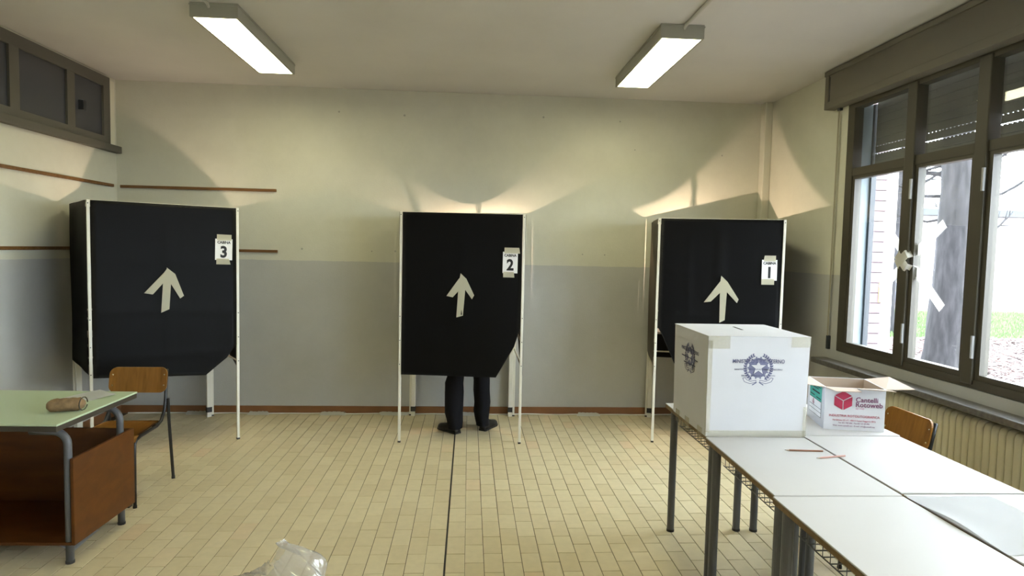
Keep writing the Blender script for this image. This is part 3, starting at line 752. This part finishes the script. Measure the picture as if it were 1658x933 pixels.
# ------------------------------------------------------------------ tables on the right
def table(x, y, rz, wx, ly, label):
    """x, y = far left corner; local +x right, -y towards the camera"""
    t = thing('school_table', label, 'table', (x, y, 0), rz, 'white topped tables pushed together')
    zt = .752
    bbox(0, wx, -ly, 0, zt-.006, zt, .0015, 1).build('tabletop', 'top', t)
    box(.0008, wx-.0008, -ly+.0008, -.0008, zt-.026, zt-.0065).build('edge_band', 'edge', t, label='brown edge of the table top')
    for lx, yy in ((.045, -.035), (wx-.045, -.035), (.045, -ly+.04), (wx-.045, -ly+.04)):
        lg = tube([(lx, yy, .012), (lx, yy, zt-.026)], .0205, 14).build('leg', 'leg', t, smooth=False)
        tube([(lx, yy, 0), (lx, yy, .014)], .0225, 12).build('foot_cap', 'foot', lg)
    fr = MB(); fr.box(.04, .06, -ly+.06, -.055, zt-.05, zt-.026); fr.box(wx-.06, wx-.04, -ly+.06, -.055, zt-.05, zt-.026)
    fr.box(.06, wx-.06, -.05, -.03, zt-.05, zt-.026); fr.box(.06, wx-.06, -ly+.03, -ly+.05, zt-.05, zt-.026); fr.build('apron_frame', 'leg', t)
    b = MB(); y0 = -.09; k = 0
    zb = zt-.115
    while y0 > -ly+.09:
        b.tube([(.066, y0, zt-.03), (.066, y0, zb), (wx-.066, y0, zb), (wx-.066, y0, zt-.03)], .0024, 5); y0 -= .046
    for xx in (.066, .13, .2, .27, .34, wx-.066): b.tube([(xx, -.07, zb), (xx, -ly+.07, zb)], .0024, 5)
    for xx in (.066, wx-.066): b.tube([(xx, -.07, zt-.062), (xx, -ly+.07, zt-.062)], .0024, 5)
    b.build('wire_basket', 'wire', t)
    return t
D3 = math.radians
table(1.160, 3.610, 0, .486, .664, 'white topped table under the ballot box, far left of the table block')
table(1.146, 2.937, -D3(1.2), .486, .722, 'white topped table with the two pencils, middle of the left row')
table(1.119, 2.203, -D3(.7), .495, .72, 'white topped table nearest the camera in the left row')
table(1.656, 3.60, 0, .488, .632, 'white topped table under the open white carton, far right of the block')
table(1.642, 2.960, -D3(1.0), .488, .728, 'empty white topped table in the middle of the right row')
table(1.628, 2.217, -D3(.7), .488, .72, 'white topped table nearest the camera in the right row, under a paper sheet')

# pencils
def pencil(a, b, m, label):
    a, b = Vector(a), Vector(b); d = (b-a).normalized()
    t = thing('pencil', label, 'pencil', a)
    tube([d*.02, b-a], .0038, 6).build('barrel', m, t)
    tube([d*.004, d*.02], [.0011, .0036], 6).build('wood_tip', 'kraft', t)
    tube([Vector((0, 0, 0)), d*.005], [.0003, .0013], 6).build('lead', 'lead', t)
pencil((1.430, 2.728, .7562), (1.600, 2.711, .7562), 'pencil', 'dark brown pencil lying nearer the ballot box on the table')
pencil((1.516, 2.617, .7562), (1.664, 2.647, .7562), 'pinkpencil', 'pinkish brown pencil lying across the seam between two tables')
# paper sheet at the right front
m = MB(); m.grid(14, 14, lambda u, v: (1.619+.33*u, 1.74+.45*v, .7532+.012*math.exp(-u*9)*math.sin(PI*min(1, v*1.05))**2+.0015*math.sin(u*5+v*4)**2))
bmesh.ops.solidify(m.bm, geom=list(m.bm.faces), thickness=.0006)
tag(m.build('paper_sheet', 'paper', smooth=True), 'white paper sheet lying on the nearest right table', 'paper')

# ------------------------------------------------------------------ ballot box
bx0, bx1, by0, by1, bz0, bz1 = 1.148, 1.640, 2.945, 3.430, .7525, 1.240
bb = thing('ballot_box', 'large white cardboard ballot box with blue state emblem on the table', 'ballot box', (bx0, by0, bz0))
BW, BD, BH = bx1-bx0, by1-by0, bz1-bz0
m = MB(); m.box(0, BW, 0, BD, 0, BH); bmesh.ops.subdivide_edges(m.bm, edges=list(m.bm.edges), cuts=8, use_grid_fill=True)
for v in m.bm.verts:
    x, y, z = v.co.x/BW, v.co.y/BD, v.co.z/BH
    bul = math.sin(PI*z)*.004
    if y < .001: v.co.y -= bul*math.sin(PI*x)
    if x < .001: v.co.x -= bul*math.sin(PI*y)*.7
    v.co.x += (x-.5)*.010*z; v.co.y += (y-.5)*.008*z
body = m.build('body', 'carton', bb)
bbox(-.008, BW+.008, -.006, BD+.006, BH-.003, BH+.0015, .0015, 1).build('lid', 'carton', bb)
mt = Matrix.Translation((.268, .30, BH)) @ Rz(-.06)
MB().box(-.006, .006, -.065, .065, .0012, .0024, mt).build('slot', 'ink', bb, label='dark posting slot')
for a in ((-.0093, .10, -.0078, -.0068, BH-.06, BH+.001), (BW-.09, BW+.0085, -.0078, -.0068, BH-.05, BH+.001), (0.0, BW, -.0048, -.0038, 0.001, .03), (-.0065, .016, -.0065, -.0055, .02, BH-.02), (BW-.015, BW+.004, -.0062, -.0052, .0, BH*.3)):
    box(*a).build('tape_strip', 'parcel', bb, label='yellowish clear tape')
for y in (.07, .25, .40):
    MB().box(-.006, -.004, y-.03, y+.03, -.035, .03).build('tape_strip', 'parcel', bb, label='yellowish clear tape')

def emblem(parent, mtx, S, part):
    """star on a cogwheel between an olive and an oak branch with a ribbon, drawn in ink; S = half height"""
    e = obj(part, MB_flat([], 'blueink'), parent); e.matrix_local = mtx
    def flat(name, polys, m_, z):
        mb = MB()
        for p in polys: mb.prism([(x*S, y*S) for x, y in p], lambda a, b, t_: (a, b, t_), z, z+.0004)
        return mb.build(name, m_, e)
    def ring(r0, r1, a0, a1, n, cy=0.0):
        P = []
        for k in range(n):
            b0, b1 = a0+(a1-a0)*k/n, a0+(a1-a0)*(k+1)/n
            P.append([(r0*math.cos(b0), cy+r0*math.sin(b0)), (r1*math.cos(b0), cy+r1*math.sin(b0)), (r1*math.cos(b1), cy+r1*math.sin(b1)), (r0*math.cos(b1), cy+r0*math.sin(b1))])
        return P
    cy = .08
    gear = ring(0.001, .62, 0, 2*PI, 32, cy)
    for k in range(14):
        a = 2*PI*k/14; c, s = math.cos(a), math.sin(a); ww = .055
        gear.append([(c*.60-s*-ww, cy+s*.60+c*-ww), (c*.71-s*-ww*.8, cy+s*.71+c*-ww*.8), (c*.71-s*ww*.8, cy+s*.71+c*ww*.8), (c*.60-s*ww, cy+s*.60+c*ww)])
    flat('cogwheel', gear, 'paleink', .0002)
    def star(r, yy=cy+.02):
        pts = []
        for k in range(10):
            a = PI/2+PI*k/5; q = r if k % 2 == 0 else r*.40
            pts.append((q*math.cos(a), yy+q*math.sin(a)))
        c0 = (0, yy); return [[c0, pts[k], pts[(k+1) % 10]] for k in range(10)]
    flat('star_outline', star(.60), 'blueink', .0008); flat('star', star(.50), 'carton', .0014)
    leaves = []
    for sd in (-1, 1):
        for k in range(13):
            a = -PI/2+sd*(.55+k*.175); rr = .84
            x, y = rr*math.cos(a), cy+rr*math.sin(a)*1.0
            for io in (-1, 1):
                d = a+sd*(PI/2)+io*-sd*.62; L_ = .19; w_ = .055
                ux, uy = math.cos(d), math.sin(d)
                leaves.append([(x, y), (x+ux*L_*.5-uy*w_, y+uy*L_*.5+ux*w_), (x+ux*L_, y+uy*L_), (x+ux*L_*.5+uy*w_, y+uy*L_*.5-ux*w_)])
    flat('branches', leaves, 'blueink', .0004)['kind'] = 'stuff'
    flat('stems', ring(.815, .85, -PI/2+.5, -PI/2+2.6, 18, cy)+ring(.815, .85, -PI/2-2.6, -PI/2-.5, 18, cy), 'blueink', .0005)
    rib = []
    for sd in (-1, 1):
        o_ = [(.98, -.58), (.86, -.80), (.50, -.92), (.12, -.82), (.12, -.70), (.50, -.77), (.74, -.66), (.80, -.54)]
        for a, b in zip(o_, o_[1:]+o_[:1]):
            dx, dy = b[0]-a[0], b[1]-a[1]; l = math.hypot(dx, dy) or 1; nx, ny = -dy/l*.016, dx/l*.016
            rib.append([(sd*(a[0]+nx), a[1]+ny), (sd*(b[0]+nx), b[1]+ny), (sd*(b[0]-nx), b[1]-ny), (sd*(a[0]-nx), a[1]-ny)])
        rib.append([(sd*.05, -.85), (sd*.10, -.82), (sd*.38, -.98), (sd*.34, -1.03)])
    flat('ribbon', rib, 'blueink', .0006)
    return e
def MB_flat(polys, m_):
    me = bpy.data.meshes.new('emblem'); me.materials.append(M[m_])
    me.from_pydata([(0, 0, 0), (.0005, 0, 0), (0, .0005, 0)], [], [(0, 1, 2)]); return me
fx = facing((.244, -.0056, 1.083-bz0), (1, 0, 0), (0, 0, 1))
emblem(bb, fx, .077, 'emblem')
def face_text(name, body, size, m_, dx, dz, xs, bold=0): lettering(name, body, size, m_, bb, fx @ Matrix.Translation((dx, dz, .0020)), bold=bold, xs=xs, ext=.0003)
face_text('title_line', "MINISTERO DELL'INTERNO", .027, 'blueink', 0, .037, .79, .0002)
face_text('department_line', "DIPARTIMENTO PER GLI AFFARI INTERNI E TERRITORIALI", .0098, 'blueink', 0, -.002, .95)
face_text('office_line', "DIREZIONE CENTRALE DEI SERVIZI ELETTORALI", .0098, 'blueink', 0, -.032, .80)
fl = facing((-.0068, .235, 1.095-bz0), (0, -1, 0), (0, 0, 1))
emblem(bb, fl, .077, 'emblem')
for nm, bd, sz_, dz, xs in (('title_line', "MINISTERO DELL'INTERNO", .027, .037, .79), ('department_line', "DIPARTIMENTO PER GLI AFFARI INTERNI E TERRITORIALI", .0098, -.002, .95), ('office_line', "DIREZIONE CENTRALE DEI SERVIZI ELETTORALI", .0098, -.032, .80)):
    lettering(nm, bd, sz_, 'blueink', bb, fl @ Matrix.Translation((0, dz, .0020)), xs=xs, ext=.0003)

# ------------------------------------------------------------------ open carton
ct = thing('open_carton', 'open white printed carton with crimson cube mark behind the ballot box', 'carton', (1.815, 3.083, .7525), -D3(12.6))
CW, CD, CH = .287, .275, .216
m = MB(); th = .004
m.box(0, CW, 0, CD, 0, th); m.box(0, CW, 0, th, th, CH); m.box(0, CW, CD-th, CD, th, CH); m.box(0, th, th, CD-th, th, CH); m.box(CW-th, CW, th, CD-th, th, CH)
m.build('carton_body', 'carton', ct)
li = MB(); e_ = .0008
li.box(th, CW-th, th, th+e_, th, CH-.001); li.box(th, CW-th, CD-th-e_, CD-th, th, CH-.001); li.box(th, th+e_, th+e_, CD-th-e_, th, CH-.001); li.box(CW-th-e_, CW-th, th+e_, CD-th-e_, th, CH-.001); li.box(th, CW-th, th, CD-th, th, th+e_)
li.build('inner_lining', 'kraft', ct, label='bare brownish inside of the carton')
def flap(pts, name='flap'):
    mm = MB(); v = [Vector(p) for p in pts]; n = (v[1]-v[0]).cross(v[-1]-v[0]).normalized()
    if n.z < 0: n = -n
    a = [mm.bm.verts.new(p) for p in v]; b = [mm.bm.verts.new(p-n*.0035) for p in v]
    mm.bm.faces.new(a); mm.bm.faces.new(b[::-1])
    for i in range(len(v)): mm.bm.faces.new((a[i], a[(i+1) % len(v)], b[(i+1) % len(v)], b[i]))
    mm.build(name, 'kraft', ct, label='unprinted inner side of a folded out flap')
flap([(0.002, 0, CH), (.145, 0, CH), (.147, -.07, CH-.002), (.03, -.075, CH-.004)])
flap([(.150, 0, CH), (CW, 0, CH), (CW+.018, -.068, CH+.008), (.152, -.062, CH+.010)])
flap([(CW, .004, CH), (CW, CD, CH), (CW+.125, CD+.005, CH+.018), (CW+.145, .03, CH+.004)])
flap([(0, 0.002, CH), (0, CD, CH), (-.10, CD, CH+.008), (-.10, 0.02, CH+.008)])
flap([(0, CD, CH), (CW, CD, CH), (CW, CD+.02, CH-.12), (0, CD+.02, CH-.12)])
cf = facing((0, -.0008, 0), (1, 0, 0), (0, 0, 1))
def on_carton(name, polys, m_, z=.0004, fr=cf):
    mm = MB()
    for p in polys: mm.prism(p, lambda a, b, t_: fr @ Vector((a, b, t_)), z, z+.0004)
    return mm.build(name, m_, ct)
def cube_mark(cx, cz, s, fr, name='cube_mark', xs=1.0):
    h = [(math.sin(PI*k/3)*s*xs, math.cos(PI*k/3)*s) for k in range(6)]  # 0 top, clockwise
    g = s*.05
    def sh(p, dx, dz): return [(cx+x*.95+dx*g, cz+z*.95+dz*g) for x, z in p]
    top = sh([h[0], h[1], (0, 0), h[5]], 0, 1.0); rgt = sh([h[1], h[2], h[3], (0, 0)], .9, -.5); lft = sh([h[5], (0, 0), h[3], h[4]], -.9, -.5)
    on_carton(name, [top, rgt, lft], 'magenta', .0004, fr)
cube_mark(.088, .150, .049, cf)
def ctext(name, body, size, m_, x, z, xs=1, al='LEFT', bold=0.0): lettering(name, body, size, m_, ct, cf @ Matrix.Translation((x, z, .0009)), bold=bold, align=al, xs=xs, ext=.0003)
ctext('brand_line', 'Cantelli', .0345, 'purple', .146, .157, 1.0, bold=.0005)
ctext('brand_line', 'Rotoweb', .0345, 'purple', .146, .132, 1.0, bold=.0005)
ctext('year_line', 'dal 1930', .012, 'pinkink', .147, .112)
ctext('trade_line', 'INDUSTRIA ROTOLITOGRAFICA', .0168, 'magenta', .143, .072, .99, 'CENTER')
ctext('address_line', 'Via Saliceto 22 e F - 40013 Castel Maggiore (BO)', .0105, 'magenta', .143, .050, .98, 'CENTER')
ctext('phone_line', 'Tel. 051 700 606 - Fax 051 63 28 090', .0105, 'purple', .143, .036, .92, 'CENTER')
ctext('web_line', 'Web: www.cantelli.net - E-mail: info@cantelli.net', .0105, 'purple', .143, .022, .95, 'CENTER')
cl_ = facing((-.0008, CD, 0), (0, -1, 0), (0, 0, 1))
on_carton('green_label', [[(.04, .125), (CD-.045, .125), (CD-.045, .212), (.04, .212)]], 'green', .0004, cl_)
on_carton('white_label', [[(.04, .04), (CD-.045, .04), (CD-.045, .122), (.04, .122)]], 'paper', .0004, cl_)
for z in (.123, .085, .065, .042):
    on_carton('label_rule', [[(.04, z), (CD-.045, z), (CD-.045, z+.002), (.04, z+.002)]], 'ink', .0009, cl_)
on_carton('label_rule', [[(CD-.047, .042), (CD-.045, .042), (CD-.045, .124), (CD-.047, .124)]], 'ink', .0009, cl_)
for z, a, b, h_ in ((.204, .06, .20, .005), (.192, .08, .21, .004), (.182, .09, .18, .004), (.160, .08, .20, .008), (.138, .05, .12, .005), (.134, .15, .22, .005)):
    on_carton('label_print', [[(a, z), (b, z), (b, z+h_), (a, z+h_)]], 'ink', .0009, cl_)
cube_mark(.105, .104, .017, cl_, 'cube_mark')

# ------------------------------------------------------------------ school chairs
def chair(x, y, rz, label):
    """local: faces -y; seat centre at origin"""
    t = thing('school_chair', label, 'chair', (x, y, 0), rz, 'plywood school chairs')
    # seat, slightly dished with a rolled front edge
    m = MB(); poly = []
    def seat(u, v):
        xx = (u-.5)*.37; yy = -.28+v*.40
        e = 1-.10*max(0, (abs(u-.5)-.36)/.14)**2
        z = .435-.010*math.sin(PI*v)*math.cos((u-.5)*PI)-.03*max(0, (.16-v)/.16)**2+.006*v
        return Vector((xx*(1-.06*v), yy*e, z))
    m.grid(14, 14, seat); bmesh.ops.solidify(m.bm, geom=list(m.bm.faces), thickness=.010)
    m.build('seat', 'ply', t, smooth=True)
    # backrest: rounded rectangle, curved in plan, leaning back
    pts = []
    W_, H_, r = .185, .083, .045
    for cx, cz, a0 in ((W_-r, H_-r, 0), (-W_+r, H_-r, PI/2), (-W_+r, -H_+r, PI), (W_-r, -H_+r, 1.5*PI)):
        for k in range(7): pts.append((cx+r*math.cos(a0+PI/2*k/6), cz+r*math.sin(a0+PI/2*k/6)))
    def bk(u, v, tt): return Vector((u, .185+.022*(1-(u/W_)**2)+v*.20+tt, .698+v))
    m = MB(); m.prism(pts, bk, 0, .010)
    bmesh.ops.triangulate(m.bm, faces=[f for f in m.bm.faces if len(f.verts) > 4])
    br = m.build('backrest', 'ply', t)
    for sx in (-.165, .165):
        for sz in (-.035, .035):
            m = MB(); p = bk(sx, sz, 0); m.ball(p, .0055, 8, 5, (1, .5, 1)); m.build('rivet', 'rivet', br)
    for s in (-1, 1):
        tube([(s*.168, .229, .768), (s*.170, .208, .66), (s*.174, .188, .57), (s*.176, .165, .50), (s*.176, .115, .44), (s*.176, .05, .422), (s*.176, -.17, .420), (s*.176, -.225, .412), (s*.177, -.245, .39), (s*.178, -.25, .34), (s*.182, -.262, .012)], .0105, 8).build('side_frame', 'blacksteel', t, True)
        tube([(s*.192, .185, .575), (s*.192, .195, .42), (s*.195, .245, .012)], .0105, 8).build('leg', 'blacksteel', t)
        for yy, ll in ((-.262, .182), (.245, .195)): tube([(s*ll, yy, 0), (s*ll, yy, .016)], .0125, 8).build('foot', 'foot', t)
    tube([(-.176, -.16, .418), (.176, -.16, .418)], .009, 8).build('cross_bar', 'blacksteel', t); tube([(-.176, .06, .423), (.176, .06, .423)], .009, 8).build('cross_bar', 'blacksteel', t)
    return t
ch1 = chair(-2.205, 4.21, D3(1.5), 'varnished plywood school chair behind the green topped desk, before booth three')
copy_thing(ch1, (2.225, 3.30, 0), -D3(90), 'plywood school chair between the white tables and the radiator')

# ------------------------------------------------------------------ teacher's desk at left
dk = thing('teacher_desk', 'green topped desk with brown wooden open box below, at the left edge', 'desk', (-1.97, 3.91, 0), D3(-1.5))
DL, DW = 1.20, .72
bbox(-DL, 0, -DW, 0, .722, .732, .002, 1).build('desktop', 'greentop', dk, label='pale green laminate top')
bbox(-DL+.002, -.002, -DW+.002, -.002, .694, .7215, .003, 1).build('edge_band', 'darkedge', dk)
for yy in (-.185, -DW+.08):
    for s, xx in ((1, 0.0), (-1, -DL)):
        pts = [(xx-s*.18, yy, .676), (xx-s*.10, yy, .674)]
        for k in range(7):
            a = PI/2*k/6; pts.append((xx-s*.066+s*.065*math.sin(a), yy, .61+.064*math.cos(a)))
        pts += [(xx-s*.001, yy, .40), (xx-s*.001, yy, .012)]
        lg = tube(pts, .0185, 12).build('leg', 'leg', dk, True)
        tube([(xx-s*.001, yy, 0), (xx-s*.001, yy, .014)], .0205, 12).build('foot_cap', 'foot', lg)
# open box: side panel towards the room, back, inner side, bottom
bbox(.0195, .036, -DW+.06, -.11, .098, .543, .003).build('side_panel', 'panel', dk)
bbox(-DL-.036, -DL-.0195, -DW+.06, -.11, .098, .543, .003).build('side_panel', 'panel', dk)
bbox(-DL-.019, .019, -.126, -.11, .098, .543, .002).build('back_panel', 'panel', dk)
bbox(-DL-.019, .019, -DW+.06, -.127, .098, .114, .002).build('bottom_panel', 'panel', dk)
box(.006, .03, -.16, -.125, .084, .098).build('bracket', 'foot', dk)

# papers and pouch on the desk
def sheet(pts, z, label, curl=.0):
    P = [Vector((x, y, z)) for x, y in pts]; mm = MB()
    mm.grid(8, 8, lambda u, v: (P[0]*(1-u)+P[1]*u)*(1-v)+(P[3]*(1-u)+P[2]*u)*v+Vector((0, 0, curl*(u**3)*v+.0015*math.sin(u*6+v*3)**2)))
    bmesh.ops.solidify(mm.bm, geom=list(mm.bm.faces), thickness=.0007)
    tag(mm.build('paper_sheet', 'paper', smooth=True), label, 'paper')
sheet([(-2.30, 3.72), (-2.105, 3.672), (-2.036, 3.809), (-2.208, 3.95)], .7335, 'white paper sheet on the green topped desk', .006)
sheet([(-2.18, 3.47), (-2.04, 3.38), (-2.03, 3.60), (-2.16, 3.70)], .003, 'white paper lying on the floor under the left desk', .02)
m = MB(); N = 16; rings = []
px, py, pz = -2.045, 3.475, .7325
for i in range(9):
    u = i/8; rr = .036*min(1, (1-abs(2*u-1)**6)*1.0+.55); ring = []
    for k in range(N):
        a = 2*PI*k/N; ring.append(m.bm.verts.new((px-.13+.15*u, py-.05+.05*u+rr*1.05*math.cos(a)+.003*math.sin(i*2+k), pz+.034+rr*.94*math.sin(a)+.002*math.sin(i*3+k*2))))
    rings.append(ring)
for a, b in zip(rings, rings[1:]):
    for k in range(N): m.bm.faces.new((a[k], a[(k+1) % N], b[(k+1) % N], b[k]))
m.bm.faces.new(rings[0]); m.bm.faces.new(rings[-1])
pt = thing('pencil_pouch', 'brown cloth pencil pouch on the edge of the green topped desk', 'pouch')
m.build('pouch_body', 'pouch', pt, True)
tube([(px+.017, py+.037*math.cos(a), pz+.034+.034*math.sin(a)) for a in [PI*2*k/16 for k in range(16)]], .003, 5).build('zip_edge', 'darkedge', pt)

# ------------------------------------------------------------------ clear plastic bag in the foreground
def bag():
    cx, cyy = -.745, 2.42
    m = MB(); nu, nv = 56, 40
    rnd = random.Random(3); K = [(rnd.uniform(2, 9), rnd.uniform(2, 14), rnd.uniform(0, 6), rnd.uniform(.006, .020)) for _ in range(9)]
    def f(u, v):
        a = 2*PI*u; z = .372*v
        r = .155*(1-.20*v)+.02*math.sin(3*a+1)
        if v > .80: r *= max(.05, 1-((v-.80)/.20)**1.6)
        top = .06*math.cos(a-.2)*max(0, v-.55)/.45
        w = sum(am*abs(math.sin(k1*a/1.0+k2*v+ph)) for k1, k2, ph, am in K)-.05
        w *= min(1, v*5)
        return Vector((cx+(r+w)*math.cos(a)*1.15, cyy+(r+w)*math.sin(a)*.8, .002+z+top*v+.05*v*math.exp(-((a-.5)/.5)**2)+w*.5*v))
    g = [[m.bm.verts.new(f(i/nu, j/nv)) for j in range(nv+1)] for i in range(nu)]
    for i in range(nu):
        for j in range(nv): m.bm.faces.new((g[i][j], g[(i+1) % nu][j], g[(i+1) % nu][j+1], g[i][j+1]))
    return tag(m.build('plastic_bag', 'bag', smooth=True), 'crumpled clear plastic bag standing on the floor in the foreground', 'bag')
bag()

# ------------------------------------------------------------------ outside
GZ = -.15
gr = struct(box(XR+WT, 70, -20, 80, GZ-.2, GZ).build('ground', 'soil'), 'leaf strewn ground outside the window')
lf = MB(); rnd = random.Random(5)
for i in range(9000):
    Y = rnd.uniform(7, 13.4); X = Y*rnd.uniform(.60, .95)
    s = rnd.uniform(.03, .06); a = rnd.uniform(0, 6.3); tl_ = rnd.uniform(-.5, .5)
    c_, s_ = math.cos(a)*s, math.sin(a)*s
    lf.quad((X+c_, Y+s_, GZ+.012+tl_*.02), (X-s_*.6, Y+c_*.6, GZ+.01), (X-c_, Y-s_, GZ+.012-tl_*.02), (X+s_*.6, Y-c_*.6, GZ+.016))
o = lf.build('leaf_litter', 'leaf'); o['kind'] = 'stuff'; o['label'] = 'dry brown leaves scattered on the ground outside'
gb = MB()
for i in range(12000):
    Y = rnd.uniform(13.52, 20); X = Y*rnd.uniform(.62, .95); h = rnd.uniform(.04, .11)
    dx, dy = rnd.uniform(-.03, .03), rnd.uniform(-.03, .03)
    v = [gb.bm.verts.new(p) for p in ((X-.02, Y, GZ), (X+.02, Y, GZ), (X+dx, Y+dy, GZ+h))]; gb.bm.faces.new(v)
o = gb.build('lawn', 'grass'); o['kind'] = 'stuff'; o['label'] = 'patch of green grass beyond the trees'

def tree(x, y, r, lean, h, label, seed, branches):
    t = thing('bare_tree', label, 'tree', (x, y, GZ)); rd = random.Random(seed)
    m = MB(); n = 20; R = []
    for i in range(36):
        z = h*i/35; rr = r*(1-.42*i/35)*(1+.55*math.exp(-z/.28))
        ring = []
        for k in range(n):
            a = 2*PI*k/n
            q = rr*(1+.05*math.sin(k*3.0+z*2)+.05*math.sin(k*7+z*5+seed)+rd.uniform(-.03, .03))
            ring.append(m.bm.verts.new((lean[0]*z+.04*math.sin(z*.9)+q*math.cos(a), lean[1]*z+q*math.sin(a), z)))
        R.append(ring)
    for a, b in zip(R, R[1:]):
        for k in range(n): m.bm.faces.new((a[k], a[(k+1) % n], b[(k+1) % n], b[k]))
    m.bm.faces.new(R[0][::-1]); m.bm.faces.new(R[-1])
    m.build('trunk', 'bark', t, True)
    for (z, ang, up, ln, br) in branches:
        d = Vector((math.cos(ang), math.sin(ang), up)).normalized(); s0 = Vector((lean[0]*z, lean[1]*z, z))
        sd = Vector((rd.uniform(-.15, .15), rd.uniform(-.15, .15), rd.uniform(0, .2)))
        b = MB(); pts = [s0+d*(ln*k/6)+sd*(k/6)**2*ln+Vector((0, 0, .03*math.sin(k*2))) for k in range(7)]
        b.tube(pts, [br*(1-.75*k/6) for k in range(7)], 8)
        for k in (2, 3, 4, 5):
            d2 = (d+Vector((rd.uniform(-.8, .8), rd.uniform(-.8, .8), rd.uniform(-.5, .8)))).normalized()
            b.tube([pts[k], pts[k]+d2*ln*.22, pts[k]+d2*ln*.4+Vector((0, 0, .05))], [br*.35, br*.22, br*.08], 6)
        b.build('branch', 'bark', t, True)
B = [(3.0, 2.8, .5, 1.6, .10), (2.55, 3.3, .45, 1.3, .07), (3.9, 2.5, .5, 2.0, .09), (4.3, .1, .7, 2.0, .10), (3.3, -.6, .3, 1.5, .05), (2.2, 3.4, .2, 1.1, .035), (3.6, 2.2, .8, 2.0, .06)]
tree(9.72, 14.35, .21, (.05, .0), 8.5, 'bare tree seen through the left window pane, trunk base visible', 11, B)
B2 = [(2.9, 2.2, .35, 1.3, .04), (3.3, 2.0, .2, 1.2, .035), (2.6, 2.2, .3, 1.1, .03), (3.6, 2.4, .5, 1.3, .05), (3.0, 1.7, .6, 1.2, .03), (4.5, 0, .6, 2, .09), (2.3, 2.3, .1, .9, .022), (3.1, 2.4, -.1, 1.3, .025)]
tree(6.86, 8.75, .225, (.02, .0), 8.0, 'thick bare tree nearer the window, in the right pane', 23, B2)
B3 = [(2.5+.4*i, i*1.9, .5, 1.8, .06) for i in range(9)]
tree(17.2, 20.5, .16, (.0, .0), 8, 'slim bare tree far behind, beyond the lawn', 31, B3)

# brick wing projecting from the school
wg = thing('brick_wing', 'pale pink block wall of the building wing outside the window', 'building', (0, 8.5, GZ))
box(3.3, 5.745, .03, .6, 0, 5.6).build('mortar_core', 'mortar', wg)
bd = MB().box(-.1965, .1965, 0, .06, .0035, .1385).bevel(.004, 1).data('brick', 'brick')
for r_ in range(38):
    for c_ in range(6):
        xx = 5.56-.40*c_-(.2 if r_ % 2 else 0)
        if r_ % 2 == 0 and c_ == 0 or xx > 3.4:
            o = obj('brick', bd, wg); o.location = (xx, random.uniform(-.003, .003), .142*r_)
    if r_ % 2:
        o = obj('brick', bd, wg); o.location = (5.66, 0, .142*r_); o.scale = (.5, 1, 1)
bbox(5.745, 5.90, .0, .6, 0, 5.6, .01).build('corner_pier', 'render', wg)
bbox(5.70, 5.77, -.02, .0, 1.15, 1.42, .004).build('plate', 'yellow', wg, label='small yellow plate')

# pale building with steps across the yard
bl = thing('pale_building', 'pale low building with grey entrance steps across the yard', 'building', (18, 25, GZ))
box(-9, 14, 0, 6, 0, 3.5).build('facade', 'render', bl)
box(-9.4, 14.4, -.7, 6.4, 3.5, 3.75).build('eave', 'eave', bl)
for k in range(5): bbox(-1.4, 3.5, -1.6+.3*k, 0, .15*k, .15*(k+1), .01, 1).build('step', 'steps', bl)
box(1.2, 2.4, -.03, 0, .75, 2.9).build('entrance_door', 'eave', bl)
for xx in (-6, -3.4, 6, 9): 
    f_ = box(xx, xx+1.4, -.04, 0, 1.2, 2.7).build('building_window', 'frame', bl); box(xx+.08, xx+1.32, -.05, -.03, 1.28, 2.62).build('window_pane', 'dim_glass', f_)
